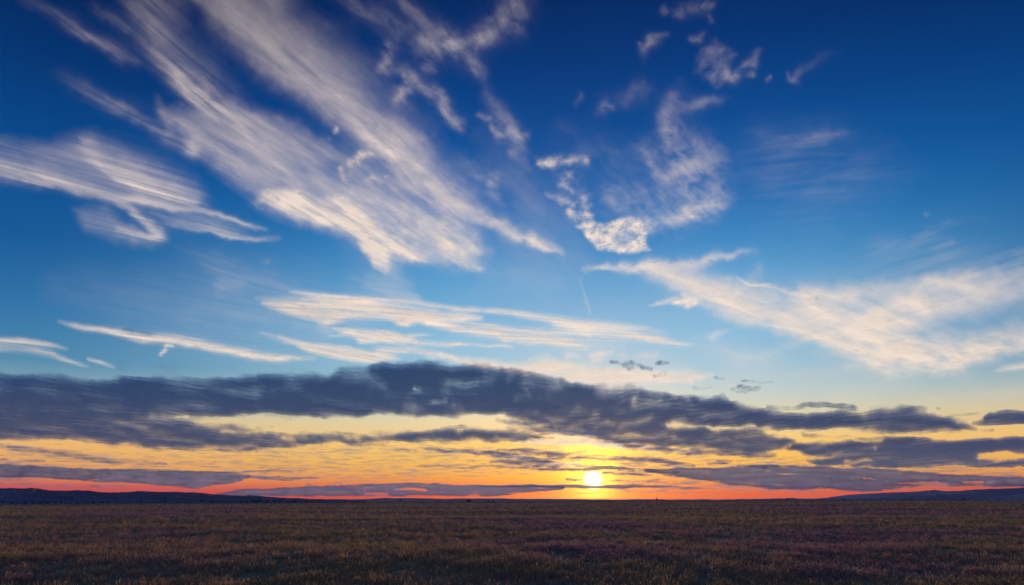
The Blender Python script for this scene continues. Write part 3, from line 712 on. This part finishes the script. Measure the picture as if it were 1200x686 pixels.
cloud('stratus_cloud', 'orange brown shreds of cloud on the yellow sky left of the sun', 'cloud', 'low', [
    ('S', [(445, 526, 2, .35), (490, 527, 3, .55), (530, 528, 4, .62), (570, 531, 5, .68), (605, 535, 5, .66), (640, 541, 5, .68), (665, 545, 4, .4)]),
    ('S', [(480, 546, 1.5, .35), (520, 546, 2.5, .5), (570, 547, 3, .55), (615, 549, 2.5, .45), (650, 548, 2, .25)]),
    ('S', [(400, 546, 1.2, .3), (450, 545, 1.8, .4)]), ('S', [(585, 526, 3, .5), (620, 528, 4, .66), (655, 530, 3, .62), (690, 529, 2.5, .55)]),
    ('S', [(600, 515, 4, .5), (630, 512, 4, .6), (650, 511, 3, .4)]), ('S', [(598, 497, 6, .35), (625, 502, 5, .4)]), ('S', [(645, 534, 3, .5), (680, 532, 2, .4)]),
    ('S', [(580, 540, 4, .5), (620, 545, 4, .6), (655, 548, 2.5, .4)]),
], wall=50000, across=16.0, along=2.6, group=LO, step=1.5, warp=2.2, thick=900)
cloud('stratus_cloud', 'brown grey cloud streak directly above the sun and reaching right of it', 'cloud', 'low', [
    ('S', [(650, 538, 3, .5), (690, 537, 4, .58), (735, 539, 4, .68), (765, 540, 5, .8), (790, 544, 4, .72), (812, 547, 2.5, .5)]),
    ('S', [(670, 545, 2, .4), (720, 549, 2, .5), (760, 553, 3, .5), (790, 556, 3, .5)]),
    ('S', [(830, 543, 1.8, .6), (845, 543, 2.2, .72), (856, 543, 1.6, .5)]), ('S', [(840, 540, 1, .4), (868, 541, 1, .35)]),
    ('S', [(808, 533, 1.2, .4), (822, 534, 1.5, .45)]), ('S', [(865, 547, 1.8, .6), (890, 548, 2.5, .72), (910, 547, 2, .6)]),
    ('S', [(640, 551, 2, .5), (668, 551, 2.6, .8), (690, 551.5, 2.6, .85), (712, 551, 2.6, .8), (740, 553, 2, .5)]), ('S', [(664, 562, 1.6, .6), (681, 563, 1.8, .8)]), ('S', [(706, 556, 1.6, .6), (730, 557, 2, .6), (760, 559, 2, .5)]), ('S', [(711, 564, 1.6, .5), (740, 565, 2, .6), (790, 566, 2, .4)]),
], wall=51000, across=18.0, along=2.4, group=LO, step=1.4, warp=1.8, thick=900)
cloud('stratus_cloud', 'thin red brown line of cloud cutting across the bottom of the sun', 'cloud', 'low', [
    ('S', [(560, 570, 1.4, .5), (620, 569.5, 1.7, .7), (665, 570.2, 2.0, .95), (700, 571, 2.0, 1.0), (740, 570.2, 2.0, .9), (790, 571, 1.8, .6), (840, 573, 1.5, .4)]),
    ('S', [(610, 577, 2, .35), (680, 578, 1.5, .35), (720, 577, 1.5, .3)]),
], wall=57000, across=20.0, along=2.0, group=LO, step=1.1, warp=0.8, thick=700)
cloud('stratus_cloud', 'faint broken brown streaks all over the orange sky on the left half', 'cloud', 'low', [
    ('P', [(-150, 528), (200, 530), (420, 522), (660, 522), (660, 556), (420, 566), (200, 560), (-150, 568)], 8, .34)],
    wall=58000, across=22.0, along=2.4, group=LO, step=2.5, warp=2.0, thick=700)
cloud('stratus_cloud', 'faint broken brown streaks all over the orange sky right of the sun', 'cloud', 'low', [
    ('P', [(720, 530), (900, 535), (1300, 540), (1300, 566), (1000, 578), (720, 580)], 8, .36)],
    wall=58500, across=22.0, along=2.4, group=LO, step=2.5, warp=2.0, thick=700)
cloud('cirrus_cloud', 'ragged golden cloud streaks glowing in the gap right above the sun', 'cloud', 'streak', [
    ('S', [(640, 512, 2, .4), (660, 509, 3, .7), (690, 508, 3, .75), (702, 511, 2, .5)]), ('S', [(600, 520, 2, .5), (640, 518, 3, .75), (690, 517, 4, .85), (730, 522, 3, .75), (770, 526, 2, .6), (820, 532, 2, .4)]),
    ('S', [(590, 533, 2, .5), (620, 537, 2, .6), (650, 543, 2.5, .7), (680, 544, 2, .6)])],
    wall=59500, across=18.0, along=3.0, group=CI, step=1.4, warp=2.0)
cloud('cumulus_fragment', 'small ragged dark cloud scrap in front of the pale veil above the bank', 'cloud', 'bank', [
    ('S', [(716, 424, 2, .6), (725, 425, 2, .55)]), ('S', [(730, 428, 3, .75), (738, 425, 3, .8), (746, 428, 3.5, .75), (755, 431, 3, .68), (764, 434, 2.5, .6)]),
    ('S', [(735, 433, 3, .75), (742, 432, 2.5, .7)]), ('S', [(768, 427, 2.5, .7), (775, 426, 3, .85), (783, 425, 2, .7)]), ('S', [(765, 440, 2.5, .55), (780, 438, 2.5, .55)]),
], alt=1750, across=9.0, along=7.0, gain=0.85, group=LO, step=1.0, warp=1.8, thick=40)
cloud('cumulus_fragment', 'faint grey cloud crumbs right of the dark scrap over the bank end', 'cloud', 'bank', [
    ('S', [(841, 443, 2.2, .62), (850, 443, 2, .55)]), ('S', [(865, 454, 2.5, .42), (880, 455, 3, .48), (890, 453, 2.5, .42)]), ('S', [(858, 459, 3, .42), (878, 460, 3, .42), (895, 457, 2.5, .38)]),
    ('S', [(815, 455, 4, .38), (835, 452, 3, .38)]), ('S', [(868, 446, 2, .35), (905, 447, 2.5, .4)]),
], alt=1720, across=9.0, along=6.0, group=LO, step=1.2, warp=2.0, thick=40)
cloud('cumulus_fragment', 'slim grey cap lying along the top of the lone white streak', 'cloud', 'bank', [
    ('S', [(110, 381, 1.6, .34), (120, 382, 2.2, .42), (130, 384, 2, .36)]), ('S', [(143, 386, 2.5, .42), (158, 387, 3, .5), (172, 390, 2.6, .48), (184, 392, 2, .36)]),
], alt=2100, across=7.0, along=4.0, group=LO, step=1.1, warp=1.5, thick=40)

# ------------------------------------------------------------------ land
EDGE = 700.0


def field_tilt(az):
    """height of the field's far edge, by bearing (radians from +Y)"""
    px = 600 + F * np.tan(np.clip(az, -1.2, 1.2)) * 1.04
    row = np.interp(px, [0, 300, 620, 780, 1000, 1200], [590.0, 589.4, 588.2, 587.2, 586.4, 586.2])
    return CAM_H - EDGE * (row - 585.5) / F * 0.957


def land_z(x, y):
    r = np.hypot(x, y)
    az = np.arctan2(x, np.where(np.abs(y) < 1e-6, 1e-6, y))
    z = field_tilt(az) * smst(r, 40, EDGE)
    z = z + (fbm(x / 60 + 40, y / 25 + 11, 3) - 0.5) * 0.9 * smst(r, 15, 60) * (1 - smst(r, 450, EDGE))
    drop = smst(r, EDGE, 3200)
    return z * (1 - drop) - 45.0 * drop


def ground_mat():
    m, g = new_mat('dry_meadow')
    p = g.n('ShaderNodeNewGeometry').outputs['Position']
    a = g.n('ShaderNodeTexNoise', ins={'Vector': p, 'Scale': 0.02, 'Detail': 6.0, 'Roughness': 0.65}).outputs[0]
    mp = g.n('ShaderNodeMapping', ins={'Vector': p, 'Scale': (0.25, 0.09, 0.2)}).outputs[0]
    b = g.n('ShaderNodeTexNoise', ins={'Vector': mp, 'Scale': 1.0, 'Detail': 8.0, 'Roughness': 0.7}).outputs[0]
    c = g.mix(g.smooth(a, 0.38, 0.62), (0.312, 0.205, 0.090, 1), (0.271, 0.152, 0.107, 1))
    c = g.mix(g.smooth(b, 0.42, 0.66), (0.156, 0.102, 0.066, 1), c)
    bs = g.n('ShaderNodeBsdfPrincipled', ins={'Base Color': c, 'Roughness': 1.0, 'Specular IOR Level': 0.0})
    bp = g.n('ShaderNodeBump', ins={'Height': b, 'Strength': 1.0, 'Distance': 0.5})
    g.link(bp.outputs[0], bs.inputs['Normal'])
    g.link(bs.outputs[0], g.n('ShaderNodeOutputMaterial').inputs[0])
    return m


rings = np.concatenate([[0.5], np.geomspace(6, 45000, 190)])
nth = 420
th = np.linspace(0, 2 * np.pi, nth, endpoint=False)
rr, tt = np.meshgrid(rings, th, indexing='ij')
gx, gy = rr * np.sin(tt), rr * np.cos(tt)
V = np.stack([gx, gy, land_z(gx, gy)], -1).reshape(-1, 3)
ii = np.arange(len(rings) * nth).reshape(len(rings), nth)
jj = np.roll(ii, -1, 1)
Q = np.stack([ii[:-1], ii[1:], jj[1:], jj[:-1]], -1).reshape(-1, 4)
ground = mesh_obj('ground', V, Q, ground_mat())
tag(ground, 'wide flat meadow of dry dark grass running to the hills', 'ground', kind='structure')


# hills: ridges traced on the skyline, built at their own distances with slopes and spurs
def hill_mat(name, c1, c2):
    m, g = new_mat(name)
    p = g.n('ShaderNodeNewGeometry').outputs['Position']
    a = g.n('ShaderNodeTexNoise', ins={'Vector': p, 'Scale': 0.0022, 'Detail': 7.0, 'Roughness': 0.65}).outputs[0]
    c = g.mix(g.smooth(a, 0.4, 0.6), c1, c2)
    bs = g.n('ShaderNodeBsdfDiffuse', ins={0: c})
    g.link(bs.outputs[0], g.n('ShaderNodeOutputMaterial').inputs[0])
    return m


HM = hill_mat('haze_tinted_scrub', (0.060, 0.066, 0.125, 1), (0.120, 0.115, 0.165, 1))  # blue of the distant haze is put into the scrub colour


def hills(name, label, prof, dist, depth, seed):
    px = np.array([q[0] for q in prof], float)
    py = np.array([q[1] for q in prof], float)
    n = max(60, int((px[-1] - px[0]) / 1.6))
    sx = np.linspace(px[0], px[-1], n)
    sy = np.interp(sx, px, py)
    sy = sy + (fbm(sx / 14 + seed, sx * 0 + seed, 4) - 0.5) * 1.3 * smst(np.minimum(sx - px[0], px[-1] - sx), 0, 30)
    d = ray(sx, sy)
    k = d / np.hypot(d[:, 0], d[:, 1])[:, None]
    crest = np.maximum(CAM_H + k[:, 2] * dist, -44.0)
    rows = []
    m = 26
    for j in range(m):
        u = j / (m - 1)
        rad = dist - depth * (1 - u / 0.6) if u <= 0.6 else dist + depth * (u - 0.6) * 1.6
        h = math.sin(min(1.0, u / 0.6) * math.pi / 2) ** 1.2 if u <= 0.6 else math.cos((u - 0.6) / 0.4 * math.pi / 2)
        spur = (fbm(sx / 9 + seed, np.full(n, u * 5 + seed), 4) - 0.5) * 0.5 * math.sin(min(1.0, u / 0.6) * math.pi)
        z = -48 + (crest + 48) * np.clip(h + spur * (1 if u < 0.6 else 0), 0, 1.0)
        rows.append(np.stack([k[:, 0] * rad, k[:, 1] * rad, z], -1))
    V = np.stack(rows).reshape(-1, 3)
    ii = np.arange(m * n).reshape(m, n)
    Q = np.stack([ii[:-1, :-1], ii[:-1, 1:], ii[1:, 1:], ii[1:, :-1]], -1).reshape(-1, 4)
    o = mesh_obj(name, V, Q, HM)
    return tag(o, label, 'hill', kind='structure')


hills('hill_ridge', 'dark blue flat topped hills along the left horizon',
      [(-260, 578), (-160, 572), (-60, 571.5), (0, 572.2), (45, 573), (60, 574.8), (80, 575.5), (105, 575), (122, 577.5), (150, 576.6), (162, 575.6), (190, 576.4), (232, 577.4),
       (250, 579.5), (280, 580.8), (302, 581), (318, 582.4), (345, 584), (380, 585), (430, 586.8)], 15000, 3500, 3.0)
hills('hill_ridge', 'low far ridge along the middle of the horizon',
      [(300, 587), (360, 585.6), (420, 585), (455, 583.8), (480, 583.9), (520, 584.8), (560, 584.1), (600, 584.6), (640, 585.2), (700, 585.4), (780, 585.6), (860, 585.5), (900, 584.6), (930, 583.9), (960, 585), (1010, 586.5)], 30000, 4000, 9.0)
hills('hill_ridge', 'hazy violet blue ridge rising at the right edge',
      [(940, 586), (965, 583.6), (990, 580.6), (1015, 578.6), (1050, 577.4), (1075, 576), (1095, 574.4), (1110, 575.6), (1140, 574.6), (1160, 573.2), (1185, 572.2), (1200, 571.4), (1280, 569), (1380, 572), (1480, 580)], 41000, 4500, 15.0)
hills('hill_ridge', 'lower darker blue slope in front of the right ridge',
      [(960, 586.4), (1000, 584.2), (1050, 582.4), (1090, 581.2), (1130, 580.6), (1170, 580.2), (1200, 579.4), (1300, 578), (1420, 582), (1500, 586)], 33000, 3000, 21.0)

# ------------------------------------------------------------------ far trees and bushes
def leaf_mat(name, c):
    m, g = new_mat(name)
    p = g.n('ShaderNodeTexCoord').outputs['Object']
    a = g.n('ShaderNodeTexNoise', ins={'Vector': p, 'Scale': 3.0, 'Detail': 3.0}).outputs[0]
    cc = g.mix(a, (c[0] * .6, c[1] * .6, c[2] * .6, 1), (c[0] * 1.3, c[1] * 1.3, c[2] * 1.2, 1))
    bs = g.n('ShaderNodeBsdfDiffuse', ins={0: cc})
    g.link(bs.outputs[0], g.n('ShaderNodeOutputMaterial').inputs[0])
    return m


LEAF = leaf_mat('leaves', (0.040, 0.055, 0.022))
BARK, gb = new_mat('bark')
nb = gb.n('ShaderNodeTexNoise', ins={'Scale': 9.0, 'Detail': 4.0}).outputs[0]
bb = gb.n('ShaderNodeBsdfDiffuse', ins={0: gb.mix(nb, (0.05, 0.04, 0.03, 1), (0.12, 0.09, 0.07, 1))})
gb.link(bb.outputs[0], gb.n('ShaderNodeOutputMaterial').inputs[0])


def crown_mesh(w_, h_, n, base, seed):
    r = np.random.default_rng(seed)
    V, Fc = [], []
    lobes = [(r.uniform(-.3, .3) * w_, r.uniform(-.3, .3) * w_, base + h_ * r.uniform(.3, .7), r.uniform(.28, .5)) for _ in range(6)]
    for i in range(n):
        lx, ly, lz, lr = lobes[r.integers(6)]
        v = r.normal(size=3)
        v /= np.linalg.norm(v)
        q = lr * r.random() ** 0.33
        c = np.array([lx + v[0] * w_ * q, ly + v[1] * w_ * q, lz + v[2] * h_ * q])
        c[2] = max(c[2], base * 0.9)
        e1, e2 = r.normal(size=3), r.normal(size=3)
        s = 0.10 * w_ * r.uniform(.5, 1.2)
        e1, e2 = e1 / np.linalg.norm(e1) * s, e2 / np.linalg.norm(e2) * s
        b = len(V)
        V += [c - e1, c + e2, c + e1, c - e2]
        Fc.append((b, b + 1, b + 2, b + 3))
    return V, Fc


def trunk_mesh(r0, h, lean):
    V, Fc = [], []
    k = 7
    def limb(a, b, ra, rb):
        a, b = Vector(a), Vector(b)
        ax = (b - a).normalized()
        u = ax.orthogonal().normalized()
        v = ax.cross(u)
        s = len(V)
        for p, rad in ((a, ra), (b, rb)):
            for i in range(k):
                t = 2 * math.pi * i / k
                V.append(p + u * math.cos(t) * rad + v * math.sin(t) * rad)
        for i in range(k):
            Fc.append((s + i, s + (i + 1) % k, s + k + (i + 1) % k, s + k + i))
    top = (lean * h, 0, h * 0.55)
    limb((0, 0, -0.4), top, r0, r0 * .7)
    for t in (0.3, 2.2, 4.1, 5.3):
        limb(top, (top[0] + math.cos(t) * h * .28, math.sin(t) * h * .28, h * random.uniform(.75, .95)), r0 * .5, r0 * .2)
    return V, Fc


def make_tree(name, w_, h_, trunk_h, seed, leaves=420):
    root = bpy.data.objects.new(name, None)
    col.objects.link(root)
    V, Fc = crown_mesh(w_, h_, leaves, trunk_h, seed)
    mesh_obj('crown', V, Fc, LEAF, root, smooth=False)
    V, Fc = trunk_mesh(0.06 * h_ + 0.04, trunk_h + h_ * .8, random.uniform(-.05, .05))
    mesh_obj('trunk', V, Fc, BARK, root)
    return root


def copy_tree(o):
    c = o.copy()
    col.objects.link(c)
    for ch in [q for q in bpy.data.objects if q.parent == o]:
        d = ch.copy()
        col.objects.link(d)
        d.parent = c
    return c


def put(o, px, dist, size, label, cat, group, rz):
    k = ray(px, 588.0)
    k = k / math.hypot(k[0], k[1])
    x, y = k[0] * dist, k[1] * dist
    o.location = (x, y, float(land_z(np.array([x]), np.array([y]))[0]) - 0.05)
    o.scale = (size,) * 3
    o.rotation_euler = (0, 0, rz)
    return tag(o, label, cat, group)


tree_a = make_tree('broadleaf_tree', 3.0, 2.8, 1.2, 5)
bush_a = make_tree('round_bush', 3.4, 1.7, 0.25, 9, 300)
tree_b = make_tree('slim_tree', 1.6, 3.2, 1.0, 12, 300)
first = set()


def inst(proto):
    if proto.name in first: return copy_tree(proto)
    first.add(proto.name)
    return proto


G = 'small trees and bushes scattered along the far edge of the meadow'
for i, (proto, px, dist, size, label) in enumerate([
    (tree_a, 469, 690, 0.62, 'tiny dark tree on the skyline farthest left of the lone middle ones'),
    (bush_a, 549.5, 690, 1.00, 'largest dark rounded bush on the middle skyline left of the sun'),
    (bush_a, 572, 690, 0.62, 'flat dark bush next to the largest rounded bush, on its sun side'),
    (bush_a, 578, 700, 0.5, 'smallest flat dark bush just sunward of the flat bush pair'),
    (bush_a, 511, 690, 0.45, 'very low dark bush midway between the tiny tree and the largest bush'),
    (bush_a, 715, 690, 0.42, 'little dark bush on the skyline directly beneath the sun'),
    (bush_a, 722, 690, 0.36, 'smaller dark bush beside the little bush beneath the sun'),
    (bush_a, 760.5, 690, 0.42, 'small dark bush just left of the slim pole like tree'),
    (tree_b, 769.5, 690, 0.82, 'slim dark pole like tree standing alone right of the sun'),
    (bush_a, 777, 690, 0.40, 'small dark bush just right of the slim pole like tree'),
    (tree_a, 923, 690, 0.55, 'tiny dark tree below the low rise left of the right hills'),
    (bush_a, 989, 690, 0.55, 'dark bush where the right hills begin to rise'),
    (bush_a, 1047, 690, 0.40, 'small dark bush in front of the middle of the right hills'),
    (bush_a, 1068.5, 690, 0.50, 'dark bush a little right of the small one before the right hills'),
    (bush_a, 1130, 690, 0.62, 'dark bush before the right hills nearest the right edge')]):
    put(inst(proto), px, dist, size, label, 'tree' if proto is not bush_a else 'bush', G, i * 1.3)
H = 'row of trees at the foot of the left hills'
for i, px in enumerate(np.concatenate([np.linspace(-20, 118, 22), np.linspace(126, 250, 10), np.linspace(284, 372, 18)])):
    px = px + random.uniform(-3, 3)
    put(copy_tree(random.choice((tree_a, bush_a, bush_a))), px, random.uniform(760, 800), random.uniform(.35, .85),
        'tiny dark tree in the thin broken row at the foot of the left hills', 'tree', H, random.uniform(0, 6))

# ------------------------------------------------------------------ grass
GR, gg = new_mat('dry_grass')
p = gg.n('ShaderNodeNewGeometry').outputs['Position']
oi = gg.n('ShaderNodeObjectInfo').outputs['Random']
a = gg.n('ShaderNodeTexNoise', ins={'Vector': p, 'Scale': 0.05, 'Detail': 5.0, 'Roughness': 0.6}).outputs[0]
b = gg.n('ShaderNodeTexNoise', ins={'Vector': p, 'Scale': 0.013, 'Detail': 3.0, 'Roughness': 0.6}).outputs[0]
c = gg.mix(gg.smooth(a, 0.40, 0.60), (0.304, 0.188, 0.096, 1), (0.296, 0.156, 0.112, 1))
c = gg.mix(gg.smooth(b, 0.46, 0.59), c, (0.264, 0.120, 0.160, 1))
c = gg.mix(gg.m('MULTIPLY', oi, 0.40), c, (0.168, 0.100, 0.068, 1))
c = gg.mix(gg.smooth(oi, 0.93, 1.0), c, (0.400, 0.272, 0.176, 1))
d1 = gg.n('ShaderNodeBsdfDiffuse', ins={0: c})
d2 = gg.n('ShaderNodeBsdfTranslucent', ins={0: c})
ms = gg.n('ShaderNodeMixShader', ins={0: 0.5, 1: d1.outputs[0], 2: d2.outputs[0]})
gg.link(ms.outputs[0], gg.n('ShaderNodeOutputMaterial').inputs[0])

tufts = bpy.data.collections.new('grass_tufts')     # not linked to the scene: only instanced
for k in range(6):
    V, Fc = [], []
    for i in range(16):
        ang_, off = random.uniform(0, 6.28), random.uniform(0, .22)
        bx, by = off * math.cos(ang_), off * math.sin(ang_)
        h = random.uniform(.18, .5)
        ln = random.uniform(.05, .28)
        la = random.uniform(0, 6.28)
        wd = random.uniform(.006, .014)
        sx_, sy_ = -math.sin(la) * wd, math.cos(la) * wd
        s = len(V)
        for f, wk in ((0, 1), (.5, .9), (1, .15)):
            dx, dy = ln * f * f * math.cos(la), ln * f * f * math.sin(la)
            V += [(bx + dx - sx_ * wk, by + dy - sy_ * wk, h * f), (bx + dx + sx_ * wk, by + dy + sy_ * wk, h * f)]
        Fc += [(s, s + 1, s + 3, s + 2), (s + 2, s + 3, s + 5, s + 4)]
        if i % 4 == 0:                                # a seed head
            t = Vector(V[-1])
            s = len(V)
            V += [t + Vector((-.014, 0, -.05)), t + Vector((.014, 0, -.05)), t + Vector((.010, 0, .04)), t + Vector((-.010, 0, .04))]
            Fc += [(s, s + 1, s + 2, s + 3)]
    o = mesh_obj('grass_tuft', V, Fc, GR, smooth=False)
    col.objects.unlink(o)
    tufts.objects.link(o)

NG = 150000
r_ = np.exp(rng.uniform(math.log(22), math.log(520), NG))
a_ = rng.uniform(-R(52), R(52), NG)
X, Y = r_ * np.sin(a_), r_ * np.cos(a_)
cl = fbm(X / 3.5, Y / 6.0, 3)
keep = (cl + rng.uniform(-.2, .2, NG)) > 0.36
X, Y, r_ = X[keep], Y[keep], r_[keep]
Z = land_z(X, Y) - 0.02
pm = bpy.data.meshes.new('grass')
pm.vertices.add(len(X))
pm.vertices.foreach_set('co', np.stack([X, Y, Z], -1).astype(np.float32).ravel())
sc = 0.75 * (0.55 + 0.9 * fbm(X / 2.2 + 9, Y / 3.5, 3)) * rng.uniform(.7, 1.25, len(X)) * (1 + r_ / 400)
at = pm.attributes.new('size', 'FLOAT', 'POINT')
at.data.foreach_set('value', sc.astype(np.float32))
at = pm.attributes.new('turn', 'FLOAT_VECTOR', 'POINT')
tv = np.stack([rng.normal(0, .12, len(X)), rng.normal(0, .12, len(X)), rng.uniform(0, 6.28, len(X))], -1)
at.data.foreach_set('vector', tv.astype(np.float32).ravel())
pm.materials.append(GR)
grass = bpy.data.objects.new('grass', pm)
col.objects.link(grass)
tag(grass, 'dry knee high grass covering the meadow', 'grass', kind='stuff')
ng = bpy.data.node_groups.new('grass_scatter', 'GeometryNodeTree')
ng.interface.new_socket('Geometry', in_out='INPUT', socket_type='NodeSocketGeometry')
ng.interface.new_socket('Geometry', in_out='OUTPUT', socket_type='NodeSocketGeometry')
N_, L_ = ng.nodes, ng.links
gi, go = N_.new('NodeGroupInput'), N_.new('NodeGroupOutput')
mp = N_.new('GeometryNodeMeshToPoints')
ci = N_.new('GeometryNodeCollectionInfo')
ci.inputs['Collection'].default_value = tufts
ci.inputs['Separate Children'].default_value = True
ci.inputs['Reset Children'].default_value = True
ip = N_.new('GeometryNodeInstanceOnPoints')
ip.inputs['Pick Instance'].default_value = True
n1 = N_.new('GeometryNodeInputNamedAttribute'); n1.data_type = 'FLOAT'; n1.inputs[0].default_value = 'size'
n2 = N_.new('GeometryNodeInputNamedAttribute'); n2.data_type = 'FLOAT_VECTOR'; n2.inputs[0].default_value = 'turn'
L_.new(gi.outputs[0], mp.inputs[0])
L_.new(mp.outputs[0], ip.inputs['Points'])
L_.new(ci.outputs[0], ip.inputs['Instance'])
L_.new(n2.outputs[0], ip.inputs['Rotation'])
L_.new(n1.outputs[0], ip.inputs['Scale'])
L_.new(ip.outputs[0], go.inputs[0])
md = grass.modifiers.new('scatter', 'NODES')
md.node_group = ng

# ------------------------------------------------------------------ air
hz, gh = new_mat('haze_air')
pv = gh.n('ShaderNodeVolumePrincipled', ins={'Color': (0.22, 0.30, 0.64, 1), 'Density': 0.75e-5, 'Anisotropy': 0.1})
gh.link(pv.outputs[0], gh.n('ShaderNodeOutputMaterial').inputs['Volume'])
S, z0, z1 = 47000.0, -60.0, 900.0
V = [(x, y, z) for z in (z0, z1) for y in (-S, S) for x in (-S, S)]
haze = mesh_obj('haze', V, [(0, 2, 3, 1), (4, 5, 7, 6), (0, 1, 5, 4), (2, 6, 7, 3), (0, 4, 6, 2), (1, 3, 7, 5)], hz, smooth=False)
tag(haze, 'faint bluish evening haze over the plain', 'haze', kind='stuff')

# ------------------------------------------------------------------ render settings
scene.render.engine = 'CYCLES'
cy = scene.cycles
cy.transparent_max_bounces = 48
cy.max_bounces = 8
cy.diffuse_bounces = 3
cy.volume_bounces = 1
cy.use_denoising = True
cy.denoiser = 'OPENIMAGEDENOISE'
cy.use_adaptive_sampling = True
cy.adaptive_threshold = 0.005
vs = scene.view_settings
vs.view_transform = 'Standard'
vs.look = 'None'
vs.exposure = 0.0
vs.gamma = 1.0
vs.use_curve_mapping = False
